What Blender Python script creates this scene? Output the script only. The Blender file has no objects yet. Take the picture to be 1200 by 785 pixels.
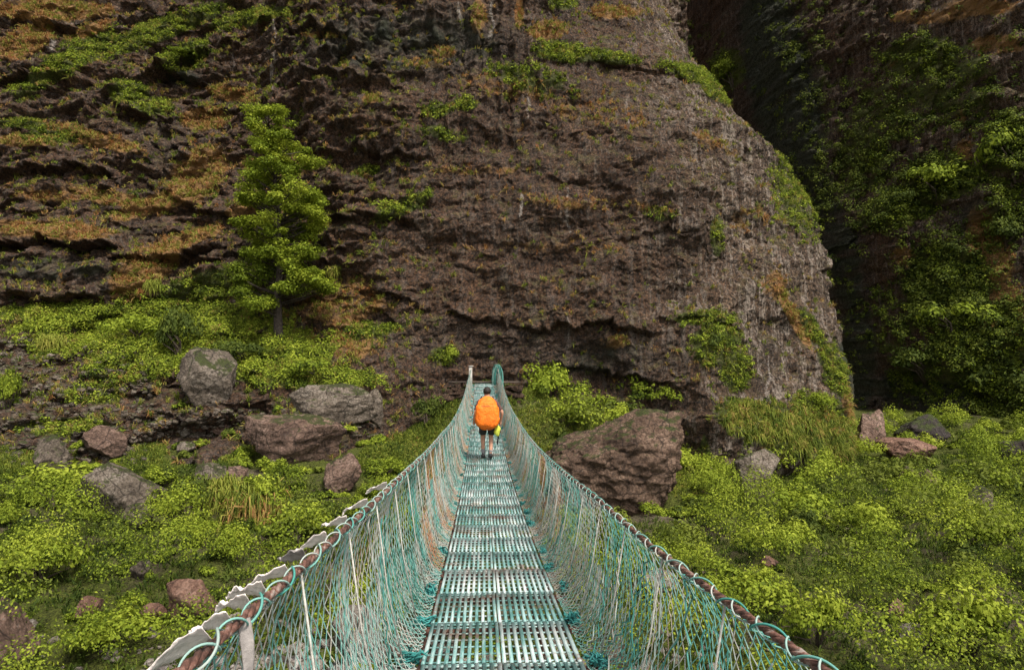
import bpy, bmesh, math, random
import numpy as np
from mathutils import Vector, Matrix, Euler
from mathutils.bvhtree import BVHTree
R = math.radians
random.seed(7); rng = np.random.default_rng(7)
scene = bpy.context.scene
C = bpy.data.collections.new('scene'); scene.collection.children.link(C)

# ------------------------------------------------------------------ noise
_perm = np.random.default_rng(3).permutation(256); _perm = np.concatenate([_perm, _perm, _perm])
_grad = np.random.default_rng(4).normal(size=(256, 3)); _grad /= np.linalg.norm(_grad, axis=1)[:, None]
def pn(x, y, z):
    x, y, z = np.broadcast_arrays(np.asarray(x, float), np.asarray(y, float), np.asarray(z, float))
    xi, yi, zi = np.floor(x).astype(int), np.floor(y).astype(int), np.floor(z).astype(int)
    xf, yf, zf = x-xi, y-yi, z-zi
    xi &= 255; yi &= 255; zi &= 255
    u, v, w = [t*t*t*(t*(t*6-15)+10) for t in (xf, yf, zf)]
    out = 0
    for dx in (0, 1):
        for dy in (0, 1):
            for dz in (0, 1):
                g = _grad[_perm[_perm[_perm[(xi+dx) & 255]+((yi+dy) & 255)]+((zi+dz) & 255)]]
                d = g[..., 0]*(xf-dx)+g[..., 1]*(yf-dy)+g[..., 2]*(zf-dz)
                out = out + d*(u if dx else 1-u)*(v if dy else 1-v)*(w if dz else 1-w)
    return out*1.5
def fbm(x, y, z, o=5, gain=.5):
    s = 0; a = 1
    for i in range(o):
        s = s+a*pn(x*2**i+i*17.3, y*2**i+i*5.1, z*2**i+i*9.7); a *= gain
    return s
def worley(x, y, seed=0):
    xi, yi = np.floor(x).astype(int), np.floor(y).astype(int)
    f1 = np.full(x.shape, 9.); f2 = np.full(x.shape, 9.); cid = np.zeros(x.shape)
    rr = np.random.default_rng(seed+50).random((256, 3))
    for dx in (-1, 0, 1):
        for dy in (-1, 0, 1):
            h = _perm[_perm[(xi+dx) & 255]+((yi+dy) & 255)]
            d = np.hypot(xi+dx+rr[h, 0]-x, yi+dy+rr[h, 1]-y)
            n = d < f1
            f2 = np.where(n, f1, np.minimum(f2, d)); cid = np.where(n, rr[h, 2], cid); f1 = np.where(n, d, f1)
    return f1, f2, cid
def sst(a, b, x):
    t = np.clip((x-a)/(b-a), 0, 1); return t*t*(3-2*t)

# ------------------------------------------------------------------ camera
PITCH, YAW, F = R(3.40), R(2.51), 800.0
cam_d = bpy.data.cameras.new('camera'); cam = bpy.data.objects.new('camera', cam_d); C.objects.link(cam)
cam.location = (0, 0, 0); cam.rotation_euler = (R(90)+PITCH, 0, -YAW)
cam_d.sensor_width = 36; cam_d.lens = 24; cam_d.clip_end = 2000; cam_d.clip_start = .05
scene.camera = cam
RM = np.array(Euler((R(90)+PITCH, 0, -YAW)).to_matrix())
def ray(px, py):
    v = RM @ np.array([(px-600)/F, -(py-392.5)/F, -1.0]); return v/np.linalg.norm(v)
def at(px, py, Y):                      # world point on the plane y=Y
    d = ray(px, py); return Vector(d*(Y/d[1]))
def to_px(P):
    q = P @ RM
    return 600+F*q[..., 0]/-q[..., 2], 392.5-F*q[..., 1]/-q[..., 2]

# ------------------------------------------------------------------ helpers
def mesh_np(name, V, faces, mats, parent=None, smooth=False, attrs=None, midx=None):
    """faces: list of int arrays (n,3) or (n,4)"""
    me = bpy.data.meshes.new(name)
    V = np.asarray(V, np.float32)
    faces = [np.asarray(f, np.int32) for f in faces if len(f)]
    me.vertices.add(len(V)); me.vertices.foreach_set('co', V.ravel())
    nl = sum(f.size for f in faces); npoly = sum(len(f) for f in faces)
    me.loops.add(nl); me.polygons.add(npoly)
    me.loops.foreach_set('vertex_index', np.concatenate([f.ravel() for f in faces]))
    tot = np.concatenate([np.full(len(f), f.shape[1]) for f in faces]).astype(np.int32)
    me.polygons.foreach_set('loop_start', np.concatenate([[0], np.cumsum(tot)[:-1]]).astype(np.int32))
    if midx is not None: me.polygons.foreach_set('material_index', np.asarray(midx, np.int32))
    if smooth: me.polygons.foreach_set('use_smooth', np.ones(npoly, bool))
    for k, a in (attrs or {}).items():
        a = np.asarray(a, np.float32)
        if a.ndim == 1:
            t = me.attributes.new(k, 'FLOAT', 'POINT'); t.data.foreach_set('value', a)
        else:
            t = me.attributes.new(k, 'FLOAT_COLOR', 'POINT'); t.data.foreach_set('color', a.ravel())
    me.update(calc_edges=True)
    for m in (mats if isinstance(mats, (list, tuple)) else [mats]): me.materials.append(m)
    return link(name, me, parent)
def link(name, me, parent=None):
    o = bpy.data.objects.new(name, me); C.objects.link(o)
    if parent: o.parent = parent
    return o
def tag(o, label=None, cat=None, group=None, kind=None):
    for k, v in (('label', label), ('category', cat), ('group', group), ('kind', kind)):
        if v: o[k] = v
    return o
def empty(name, loc, label, cat, group=None):
    o = bpy.data.objects.new(name, None); C.objects.link(o); o.location = loc; o.empty_display_size = .2
    return tag(o, label, cat, group)
class MB:
    def __init__(s): s.v = []; s.q = []; s.t = []; s.n = 0; s.a = []
    def add(s, V, q=(), t=(), a=0.):
        V = np.asarray(V, float).reshape(-1, 3)
        if len(q): s.q.append(np.asarray(q).reshape(-1, 4)+s.n)
        if len(t): s.t.append(np.asarray(t).reshape(-1, 3)+s.n)
        s.v.append(V); s.n += len(V); s.a.append(np.full(len(V), a) if np.isscalar(a) else np.asarray(a))
    def box(s, c, h, rot=None, a=0.):
        V = np.array([[x, y, z] for x in (-1, 1) for y in (-1, 1) for z in (-1, 1)], float)*np.array(h)
        if rot is not None: V = V @ np.array(rot).T
        s.add(V+np.array(c), [[0, 1, 3, 2], [4, 6, 7, 5], [0, 4, 5, 1], [2, 3, 7, 6], [0, 2, 6, 4], [1, 5, 7, 3]], a=a)
    def tube(s, P, r, n=6, cap=True, a=0.):
        P = np.asarray(P, float); m = len(P); r = np.broadcast_to(r, (m,))
        T = np.gradient(P, axis=0); T /= np.linalg.norm(T, axis=1)[:, None]+1e-9
        up = np.where(np.abs(T[:, 2:3]) > .9, np.array([[0, 1., 0]]), np.array([[0, 0, 1.]]))
        A = np.cross(T, up); A /= np.linalg.norm(A, axis=1)[:, None]+1e-9; B = np.cross(T, A)
        th = np.arange(n)*2*math.pi/n
        V = P[:, None]+r[:, None, None]*(np.cos(th)[None, :, None]*A[:, None]+np.sin(th)[None, :, None]*B[:, None])
        i = np.arange(m-1)[:, None]*n; j = np.arange(n)[None]; k = (j+1) % n
        q = np.stack([i+j, i+k, i+n+k, i+n+j], -1).reshape(-1, 4)
        t = []
        if cap:
            t = [[0, x+1, x] for x in range(1, n-1)]+[[(m-1)*n, (m-1)*n+x, (m-1)*n+x+1] for x in range(1, n-1)]
        av = a if np.isscalar(a) else np.repeat(a, n)
        s.add(V.reshape(-1, 3), q, t, av)
    def build(s, name, mat, parent=None, smooth=False):
        V = np.concatenate(s.v)
        return mesh_np(name, V, [np.concatenate(x) for x in (s.q, s.t) if x], mat, parent, smooth, {'tint': np.concatenate(s.a)})

# ------------------------------------------------------------------ materials
class NT:
    def __init__(s, name):
        s.m = bpy.data.materials.new(name); s.m.use_nodes = True; s.t = s.m.node_tree; s.t.nodes.clear()
        s.out = s.n('ShaderNodeOutputMaterial')
    def n(s, t, **k):
        x = s.t.nodes.new(t)
        for a, b in k.items(): setattr(x, a, b)
        return x
    def l(s, a, b): s.t.links.new(a, b)
    def noise(s, vec, scale, detail=5, rough=.6, dist=0.):
        x = s.n('ShaderNodeTexNoise'); x.inputs['Scale'].default_value = scale; x.inputs['Detail'].default_value = detail
        x.inputs['Roughness'].default_value = rough; x.inputs['Distortion'].default_value = dist
        s.l(vec, x.inputs['Vector']); return x.outputs['Fac']
    def vor(s, vec, scale, feature='F1', out='Distance'):
        x = s.n('ShaderNodeTexVoronoi', feature=feature); x.inputs['Scale'].default_value = scale
        s.l(vec, x.inputs['Vector']); return x.outputs[out]
    def ramp(s, fac, stops):
        x = s.n('ShaderNodeValToRGB'); e = x.color_ramp.elements
        while len(e) > 1: e.remove(e[-1])
        for i, (p, c) in enumerate(stops):
            el = e[0] if i == 0 else e.new(p)
            el.position = p; el.color = (c if len(c) == 4 else (*c, 1)) if not isinstance(c, (int, float)) else (c, c, c, 1)
        s.l(fac, x.inputs[0]); return x.outputs[0]
    def rampf(s, fac, a, b):
        x = s.n('ShaderNodeMapRange'); x.inputs[1].default_value = a; x.inputs[2].default_value = b
        s.l(fac, x.inputs[0]); return x.outputs[0]
    def math(s, op, a, b):
        x = s.n('ShaderNodeMath', operation=op)
        for i, v in enumerate((a, b)):
            if isinstance(v, (int, float)): x.inputs[i].default_value = v
            else: s.l(v, x.inputs[i])
        return x.outputs[0]
    def mix(s, fac, a, b, mode='MIX'):
        x = s.n('ShaderNodeMix', data_type='RGBA', blend_type=mode)
        for i, v in ((0, fac), (6, a), (7, b)):
            if isinstance(v, (int, float)): x.inputs[i].default_value = v
            elif isinstance(v, tuple): x.inputs[i].default_value = (*v, 1)
            else: s.l(v, x.inputs[i])
        return x.outputs[2]
    def pos(s): return s.n('ShaderNodeNewGeometry').outputs['Position']
    def obj(s): return s.n('ShaderNodeTexCoord').outputs['Object']
    def attr(s, n, o='Fac'): return s.n('ShaderNodeAttribute', attribute_name=n).outputs[o]
    def scalev(s, vec, v):
        x = s.n('ShaderNodeMapping'); x.inputs['Scale'].default_value = v; s.l(vec, x.inputs[0]); return x.outputs[0]
    def bump(s, h, dist, strength=1., prev=None):
        x = s.n('ShaderNodeBump'); x.inputs['Distance'].default_value = dist; x.inputs['Strength'].default_value = strength
        s.l(h, x.inputs['Height'])
        if prev is not None: s.l(prev, x.inputs['Normal'])
        return x.outputs[0]
    def prin(s, col, rough=.8, nor=None, metal=0., spec=.3):
        p = s.n('ShaderNodeBsdfPrincipled')
        if isinstance(col, tuple): p.inputs['Base Color'].default_value = (*col, 1)
        else: s.l(col, p.inputs['Base Color'])
        if isinstance(rough, float): p.inputs['Roughness'].default_value = rough
        else: s.l(rough, p.inputs['Roughness'])
        p.inputs['Metallic'].default_value = metal; p.inputs['Specular IOR Level'].default_value = spec
        if nor is not None: s.l(nor, p.inputs['Normal'])
        return p.outputs[0]
    def fin(s, sh): s.l(sh, s.out.inputs[0]); return s.m

def rock_mat(name, dark, mid, light, moss=.0, lich=(.30, .28, .25), streak=0., wpos=True):
    m = NT(name); p = m.pos()
    n1 = m.noise(p, .55, 8, .65, .3); n2 = m.noise(p, 3.2, 8, .75); v = m.vor(p, 5.5); v2 = m.vor(p, 14.)
    c = m.ramp(m.math('ADD', m.math('MULTIPLY', n1, .5), m.math('MULTIPLY', n2, .5)), [(.36, dark), (.5, mid), (.66, light)])
    c = m.mix(m.rampf(m.noise(p, 9., 6, .8), .60, .70), c, lich)
    if moss:
        g = m.rampf(m.math('ADD', m.noise(p, 1.3, 7, .7), m.math('MULTIPLY', m.n_z(), .25)), .72-moss*.2, .80-moss*.2)
        c = m.mix(g, c, (.055, .07, .015))
    h = m.math('ADD', m.math('MULTIPLY', n2, 1.0), m.math('MULTIPLY', v, .5))
    c = m.mix(m.rampf(m.noise(p, 7., 8, .8), .46, .36), c, dark)
    dn = m.n('ShaderNodeVectorMath', operation='ADD'); nv_ = m.n('ShaderNodeTexNoise'); nv_.inputs['Scale'].default_value = 1.1; m.l(p, nv_.inputs['Vector']); m.l(p, dn.inputs[0]); m.l(nv_.outputs['Color'], dn.inputs[1])
    ck = m.rampf(m.vor(m.scalev(dn.outputs[0], (.8, .8, 1.1)), 1., 'DISTANCE_TO_EDGE'), .03, .0)
    c = m.mix(m.math('MULTIPLY', ck, .85), c, (.015, .012, .010)); c = m.mix(m.math('MULTIPLY', m.rampf(m.vor(p, 12.), .45, .75), .6), c, dark)
    b = m.bump(h, .25); b = m.bump(m.noise(p, 16, 8, .85), .09, 1., b)
    return m.fin(m.prin(c, .85, b, 0, .25))
def _nz(s):
    x = s.n('ShaderNodeSeparateXYZ'); s.l(s.n('ShaderNodeNewGeometry').outputs['Normal'], x.inputs[0]); return x.outputs[2]
NT.n_z = _nz

def cliff_mat():
    m = NT('cliff_rock'); p = m.pos()
    col = m.attr('mask', 'Color'); sp = m.n('ShaderNodeSeparateColor'); m.l(col, sp.inputs[0])
    moss, och, pale = sp.outputs[0], sp.outputs[1], sp.outputs[2]
    shade_wet = m.attr('shade_wet'); warm = m.attr('warm')
    n1 = m.noise(p, .30, 8, .65, .5); n2 = m.noise(p, 2.6, 9, .78); n3 = m.noise(p, 11., 6, .8)
    strat = m.noise(m.scalev(p, (.25, .25, 3.0)), 1., 7, .65, .6)
    f = m.math('ADD', m.math('ADD', m.math('MULTIPLY', n1, .3), m.math('MULTIPLY', n2, .42)), m.math('MULTIPLY', strat, .28))
    c = m.ramp(f, [(.38, (.012, .007, .004)), (.46, (.050, .024, .012)), (.53, (.130, .062, .030)), (.62, (.29, .16, .088))])
    c2 = m.ramp(f, [(.38, (.018, .012, .008)), (.46, (.075, .046, .028)), (.54, (.185, .120, .075)), (.64, (.40, .29, .20))])
    c = m.mix(warm, c, c2)
    # pink-grey nodules
    nod = m.math('MULTIPLY', m.rampf(m.vor(p, 5.0), .30, .12), m.rampf(n1, .42, .58))
    c = m.mix(m.math('MULTIPLY', nod, .5), c, (.24, .145, .10))
    # rust / bare earth tone
    c = m.mix(m.rampf(m.noise(p, .8, 7, .7, 1.), .62, .72), c, (.20, .075, .032))
    # dark mineral streaks
    st = m.noise(m.scalev(p, (1.6, 1.6, .09)), 1.5, 7, .7)
    c = m.mix(m.math('MULTIPLY', m.rampf(st, .53, .66), .75), c, (.022, .020, .024))
    c = m.mix(m.math('MULTIPLY', shade_wet, .95), c, m.mix(m.rampf(n2, .35, .65), (.008, .008, .007), (.075, .066, .052)))  # painted shade of gully and overhangs, along with the wet columns
    vp = m.vor(p, 6.5); c = m.mix(m.math('MULTIPLY', m.rampf(vp, .38, .68), .8), c, (.014, .010, .008))
    c = m.mix(m.math('MULTIPLY', m.rampf(m.vor(p, 9., out='Color'), .55, .95), .30), c, (.26, .15, .09))
    ps = m.noise(m.scalev(p, (2.4, 2.4, .16)), 1.0, 8, .8)
    c = m.mix(m.math('MULTIPLY', m.math('MULTIPLY', m.rampf(ps, .51, .57), m.rampf(n3, .38, .50)), m.math('ADD', m.math('MULTIPLY', warm, .68), .16)), c, (.46, .38, .31))
    # pale calcite
    pk = m.rampf(m.math('ADD', pale, m.math('MULTIPLY', m.noise(m.scalev(p, (1, 1, .35)), 7., 8, .85), 1.9)), 1.52, 1.75)
    c = m.mix(m.math('MULTIPLY', pk, .75), c, (.50, .44, .39))
    olive = m.math('MULTIPLY', m.rampf(m.noise(p, .9, 8, .75, .8), .52, .62), m.rampf(m.n_z(), -.1, .45))
    c = m.mix(m.math('MULTIPLY', olive, .8), c, m.mix(m.noise(p, 3., 5, .7), (.045, .055, .012), (.17, .13, .045)))
    # dead grass & soil, moss
    ob = m.mix(m.noise(p, 5., 6, .8), (.32, .11, .03), (.33, .24, .09))
    c = m.mix(m.rampf(m.math('ADD', och, m.math('MULTIPLY', n2, 1.0)), .86, 1.06), c, ob)
    mb = m.mix(m.noise(p, 4., 6, .8), (.035, .055, .010), (.13, .15, .022))
    c = m.mix(m.rampf(m.math('ADD', moss, m.math('MULTIPLY', n2, 1.0)), .88, 1.06), c, mb)
    c = m.mix(m.math('MULTIPLY', m.rampf(n3, .54, .66), .85), c, (.28, .165, .10)); c = m.mix(m.rampf(n3, .475, .38), c, (.016, .012, .010))
    c = m.mix(m.rampf(shade_wet, .75, 1.), c, m.mix(m.rampf(n2, .35, .65), (.008, .010, .008), (.075, .080, .045)))  # strongest painted shade goes almost black, over moss and grass too
    dn = m.n('ShaderNodeVectorMath', operation='ADD'); nv_ = m.n('ShaderNodeTexNoise'); nv_.inputs['Scale'].default_value = .8; m.l(p, nv_.inputs['Vector']); m.l(p, dn.inputs[0]); m.l(nv_.outputs['Color'], dn.inputs[1])
    ck = m.rampf(m.vor(m.scalev(dn.outputs[0], (.5, .5, .75)), 1., 'DISTANCE_TO_EDGE'), .028, .0); ck = m.math('MULTIPLY', ck, m.rampf(n1, .42, .56))
    c = m.mix(m.math('MULTIPLY', ck, .8), c, (.012, .009, .007))
    h = m.math('ADD', m.math('MULTIPLY', n2, 1.3), m.math('MULTIPLY', m.vor(p, 4.5), -.55))
    b = m.bump(h, .40); b = m.bump(m.noise(p, 8, 8, .85), .20, 1., b)
    return m.fin(m.prin(c, .82, b, 0, .3))

def ground_mat():
    m = NT('ground_soil'); p = m.pos(); g = m.attr('grass')
    n = m.noise(p, 3., 8, .75); n2 = m.noise(p, 14., 6, .8)
    c = m.ramp(n, [(.38, (.030, .024, .016)), (.5, (.075, .060, .036)), (.62, (.16, .13, .095))])
    gr = m.mix(m.rampf(n2, .4, .6), (.018, .020, .006), (.10, .115, .020))
    c = m.mix(m.rampf(m.math('ADD', g, m.math('MULTIPLY', n, 1.6)), .9, 1.25), c, gr)
    gv = m.attr('gravel'); peb = m.ramp(m.vor(p, 9., out='Color'), [(.2, (.10, .09, .085)), (.5, (.26, .22, .20)), (.8, (.42, .39, .36))])
    c = m.mix(m.rampf(m.math('ADD', gv, m.math('MULTIPLY', n, .5)), .7, .8), c, peb)
    b = m.bump(m.math('ADD', n, m.math('MULTIPLY', m.vor(p, 9.), -.4)), .12); b = m.bump(n2, .04, 1., b)
    return m.fin(m.prin(c, .95, b, 0, .15))

def leaf_mat(name, stops, trans=.35):
    m = NT(name); t = m.attr('tint'); p = m.pos()
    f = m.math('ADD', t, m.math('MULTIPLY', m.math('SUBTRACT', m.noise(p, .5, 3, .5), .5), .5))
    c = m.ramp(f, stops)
    a = m.prin(c, .75, None, 0, .15); tr = m.n('ShaderNodeBsdfTranslucent'); m.l(c, tr.inputs[0])
    x = m.n('ShaderNodeMixShader'); x.inputs[0].default_value = trans; m.l(a, x.inputs[1]); m.l(tr.outputs[0], x.inputs[2])
    return m.fin(x.outputs[0])

def plain(name, col, rough=.7, var=.25, sc=12., metal=0., bumpd=.004):
    m = NT(name); p = m.obj(); n = m.noise(p, sc, 5, .65)
    lo = tuple(max(0, c*(1-var)) for c in col); hi = tuple(min(1, c*(1+var)) for c in col)
    return m.fin(m.prin(m.ramp(n, [(.35, lo), (.65, hi)]), rough, m.bump(n, bumpd), metal))

M = {}
M['cliff'] = cliff_mat(); M['ground'] = ground_mat()
M['rock_pink'] = rock_mat('rock_pinkish', (.065, .040, .030), (.24, .150, .110), (.46, .32, .25), .2)
M['rock_grey'] = rock_mat('rock_grey', (.060, .045, .034), (.21, .165, .125), (.44, .37, .30), .45)
M['rock_brown'] = rock_mat('rock_brown', (.045, .028, .020), (.17, .105, .070), (.42, .28, .20), .25)
M['rock_red'] = rock_mat('rock_reddish', (.10, .05, .035), (.27, .15, .105), (.42, .27, .20), .0)
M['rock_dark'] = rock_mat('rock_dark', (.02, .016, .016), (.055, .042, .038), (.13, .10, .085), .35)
M['stone_pale'] = rock_mat('stone_pale', (.16, .13, .10), (.34, .29, .24), (.50, .45, .40), .0)
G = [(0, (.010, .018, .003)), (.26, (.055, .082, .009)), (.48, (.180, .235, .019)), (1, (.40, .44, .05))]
M['leaf'] = leaf_mat('leaf_green', G)
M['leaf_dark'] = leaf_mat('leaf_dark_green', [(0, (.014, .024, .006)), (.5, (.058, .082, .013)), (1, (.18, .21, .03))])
M['leaf_tree'] = leaf_mat('leaf_tree', [(0, (.026, .042, .005)), (.4, (.145, .195, .015)), (1, (.38, .41, .038))])
M['grass'] = leaf_mat('grass_blades', [(0, (.03, .05, .008)), (.3, (.09, .125, .015)), (.55, (.22, .24, .035)), (.75, (.30, .185, .065)), (1, (.30, .125, .045))], .3)
M['bark'] = plain('bark', (.05, .038, .03), .9, .4, 9, 0, .03)
M['twig'] = plain('twig_bark', (.06, .045, .032), .9, .3, 9)
def deck_mat():
    m = NT('worn_teal_steel'); p = m.pos(); r = m.n('ShaderNodeObjectInfo').outputs['Random']
    n = m.noise(p, 2.2, 6, .7); n2 = m.noise(m.scalev(p, (18, 1.2, 1)), 1., 6, .7)
    c = m.ramp(m.math('ADD', m.math('MULTIPLY', n2, .9), m.math('MULTIPLY', r, .10)), [(.38, (.05, .15, .135)), (.46, (.14, .28, .26)), (.54, (.29, .40, .385)), (.66, (.52, .54, .52))])
    c = m.mix(m.math('MULTIPLY', m.rampf(m.noise(p, 1.9, 8, .8), .52, .62), .85), c, (.17, .085, .055))
    c = m.mix(m.rampf(m.noise(p, 7., 6, .75), .66, .72), c, (.24, .10, .05))
    return m.fin(m.prin(c, .5, m.bump(m.noise(p, 60, 4), .002), .15, .4))
M['deck'] = deck_mat()
def net_mat():
    m = NT('net_cord'); t = m.attr('tint'); p = m.pos()
    c = m.ramp(t, [(0, (.025, .12, .10)), (.28, (.055, .24, .20)), (.5, (.15, .33, .285)), (.66, (.34, .36, .33)), (.80, (.42, .37, .30)), (.90, (.34, .22, .16)), (.95, (.34, .30, .10)), (1, (.36, .16, .08))])
    return m.fin(m.prin(c, .7))
M['net'] = net_mat()
def rust_mat():
    m = NT('rusty_cable'); p = m.pos(); n = m.noise(p, 14, 6, .7)
    c = m.ramp(n, [(.35, (.035, .024, .020)), (.47, (.105, .050, .037)), (.56, (.19, .095, .070)), (.64, (.27, .22, .19))])
    return m.fin(m.prin(c, .75, m.bump(m.noise(p, 90, 3), .004), .2))
M['rust'] = rust_mat()
M['cord'] = plain('pale_cord', (.36, .35, .31), .8, .3, 30)
M['teal'] = plain('teal_cord', (.035, .20, .185), .7, .5, 20)
M['flag'] = plain('faded_cloth', (.70, .62, .57), .85, .22, 14, 0, .01)
M['flag2'] = plain('grey_cloth', (.24, .215, .20), .85, .3, 16, 0, .01)
M['concrete'] = plain('old_concrete', (.30, .28, .25), .9, .35, 5, 0, .02)
M['masonry'] = rock_mat('masonry_stone', (.025, .016, .011), (.085, .048, .03), (.18, .11, .07), .3)
M['capstone'] = plain('cap_stone', (.075, .055, .042), .9, .5, 4, 0, .03)

# ------------------------------------------------------------------ ground
def gbase(x, y):
    L = np.interp(y, [-30, 0, 10, 14, 16, 20, 25, 30, 31.3, 33.2, 36, 40, 60], [-8, -8, -7.2, -6.7, -6.35, -5.8, -5.0, -3.8, -3.25, -3.2, -2.6, -2.0, -2])
    Rr = np.interp(y, [-30, 0, 10, 15, 20, 30, 40, 45, 50, 60, 80], [-8, -8, -7.4, -6.8, -6.4, -6.15, -6.0, -5.5, -4.9, -3.8, -3])
    w = sst(-5.0, 3.5, x)
    g = L*(1-w)+Rr*w
    mx = np.interp(x, [-4, -1.5, 3, 6, 10, 12.5], [0, 1, 1, .85, .55, 0])      # bank at the bridge's far end
    my = sst(30.5, 35.8, y)
    g = g+(np.maximum(-.65-.16*np.abs(x-.2), g)-g)*mx*my
    return g
def g_full(x, y):
    near = sst(80, 40, np.hypot(x, y-25))
    return gbase(x, y)+(.45*fbm(x*.22, y*.22, 3., 4)+.12*fbm(x*1.3, y*1.3, 8., 3))*np.where((y > 31) & (y < 33.4) & (x < -1), .3, 1)*near+(1-near)*2*fbm(x*.02, y*.02, 1, 3)
xs = np.concatenate([[-400, -250, -150, -100, -70, -50, -40], np.arange(-32, 48, .16), [50, 55, 62, 75, 100, 150, 250, 400]])
ys = np.concatenate([[-400, -200, -100, -60, -40, -25, -15, -8, -3, 1, 4, 7], np.arange(9, 62, .16), [64, 68, 75, 90]])
GX, GY = np.meshgrid(xs, ys); GZ = g_full(GX, GY)
def grid_faces(ny, nx):
    i = np.arange(ny-1)[:, None]*nx+np.arange(nx-1)[None]
    return np.stack([i, i+1, i+nx+1, i+nx], -1).reshape(-1, 4)
gV = np.stack([GX, GY, GZ], -1).reshape(-1, 3); gF = grid_faces(len(ys), len(xs))
grassm = .35+.55*fbm(GX*.3, GY*.3, 0, 3)+np.where(GX < 0, sst(29, 31, GY), 0)*.9+.2*(GY > 30)
gravel = sst(17.5, 14.5, GY+1.5*fbm(GX*.3, GY*.3, 4, 3))*sst(9, 4, np.abs(GX+2.5))
tag(mesh_np('ground', gV, [gF], M['ground'], smooth=True, attrs={'grass': grassm.ravel(), 'gravel': gravel.ravel()}),
    'green and stony valley floor sloping under the hanging bridge', kind='structure')

# ------------------------------------------------------------------ cliff
EZ = [-10, -5.8, -2.3, 2.3, 6.3, 11.5, 16, 20, 25.3, 45]; EX = [25.2, 25.0, 24.7, 24.2, 24.0, 23.3, 21.7, 19.0, 17.2, 10]
def cbase(x, z):
    xe = np.interp(z, EZ, EX)
    lean = .12+.33*sst(-7, -17, x)
    lt = np.maximum(z, -3)
    Y = 38+lean*np.maximum(lt, 0)+.02*np.maximum(lt-18, 0)**1.3
    Y = Y+.30*np.maximum(z-16, 0)*sst(-1, 7, x)*sst(30, 24, x)+1.3*sst(17.5, 19.5, z+.18*(x-8))*sst(2, 9, x)*sst(26, 20, x)
    Y = Y+7.5*np.clip((x-5)/(xe-5+1e-6), 0, 1)**2.6
    wl = sst(-1.5, -7, x)
    Y = Y-wl*.85*np.clip(4-z, 0, 8)
    Y = Y+1.2*sst(2.5, -.5, z)*sst(-2, 1, x)*sst(12, 7, x)                        # hollow above the bridge end
    for cx, cz, rx, rz, a in ((17.5, -3.6, 4.5, 2.6, 2.4), (12.6, -3, 1.4, 3.6, 1.7), (13.0, 2.0, 3.0, 1.8, .8), (22.5, -2, 3, 5, 1.0), (-21, 6, 7, 1.6, 1.5), (-12, 17, 4, 2, 1.2)):
        Y = Y-a*np.exp(-((x-cx)/rx)**2-((z-cz)/rz)**2)
    rc = 78-24*sst(37, 56, x)+.20*np.maximum(z, 0)+19*sst(27, 29, x)*sst(43.5, 38.5, x+.10*z)*sst(-5, 3, z)-6*sst(1.5, -5, z)*sst(34, 48, x)
    rc = rc-3.5*np.exp(-((x-46)/5)**2-((z-3)/6)**2)-3*np.exp(-((x-43)/4)**2-((z-15)/5)**2)+3.5*np.exp(-((x-43)/6)**2-((z+1.8)/2.5)**2)
    return Y+(rc-Y)*sst(xe-.3, xe+3.2, x)
LEDGES = [([(400, 228), (470, 224), (560, 216), (650, 213), (740, 224)], .14, 1.6), ([(425, 345), (480, 352), (540, 376), (620, 388), (700, 376), (770, 392)], .5, 2.4),
    ([(-40, 286), (60, 286), (135, 294)], 1.5, 1.0), ([(-30, 352), (60, 352), (125, 352)], .6, .7), ([(130, 300), (200, 306), (262, 288)], .8, 1.0),
    ([(90, 165), (130, 118), (200, 85), (260, 58), (340, 22)], .9, 1.0), ([(178, 92), (210, 88), (242, 98)], 1.0, .8), ([(140, 128), (190, 150), (228, 195)], 1.0, 1.2),
    ([(330, 46), (370, 42), (412, 44)], .8, 1.2), ([(600, 78), (700, 76), (800, 98), (880, 122)], .3, 1.2), ([(775, 378), (830, 372), (865, 388)], .7, 1.2),
    ([(-20, 205), (90, 198), (180, 216), (250, 256)], .7, .9), ([(400, 170), (450, 182), (500, 186)], .45, 1.0), ([(410, 250), (445, 262), (490, 262)], .5, .8),
    ([(560, 120), (650, 150), (760, 168)], .10, .8), ([(620, 270), (720, 285), (840, 262), (900, 280)], .10, 1.2), ([(260, 150), (300, 175), (400, 182)], .5, 1.0),
    ([(-20, 110), (50, 92), (100, 96)], .8, .8), ([(-20, 40), (40, 30), (110, 44)], .7, .8), ([(255, 252), (330, 268), (420, 262)], .7, 1.2), ([(660, 430), (720, 440), (800, 452)], .6, 1.0)]
RLEDGES = [([(985, 66), (1030, 52), (1075, 62)], 1.6, 2.0), ([(1045, 222), (1110, 240), (1160, 232)], 1.8, 1.6), ([(1160, 200), (1200, 208), (1260, 208)], 2.0, 1.4),
    ([(1055, 440), (1120, 452), (1210, 480)], 2.2, 2.5), ([(960, 320), (1000, 280), (1040, 240)], 1.2, 1.6), ([(1090, 130), (1140, 120), (1220, 130)], 1.0, 1.4), ([(1040, 330), (1080, 300), (1110, 290)], .9, 1.2)]
def cliff_pt(px, py):                     # base-surface point under a survey direction
    d = ray(px, py); t = 40.
    for _ in range(30):
        P = d*t; t += .5*(float(cbase(P[0], P[2]))-P[1])
    return d*t
cx_ = np.concatenate([[-300, -200, -120, -80, -60, -50], np.arange(-45, -33, .14), np.arange(-33, 30, .09), np.arange(30, 62, .13), [64, 75, 100, 160, 260, 380]])
cz_ = np.concatenate([[-14, -10, -8.5], np.arange(-7.6, 27, .09), np.arange(27, 58, .2), [60, 65, 72, 85]])
CX, CZ = np.meshgrid(cx_, cz_)
CY = cbase(CX, CZ)
D = 1.1*fbm(CX*.11, CZ*.13, 2., 3)
dome = sst(-9, -2, CX)*sst(26, 24, CX)
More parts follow.
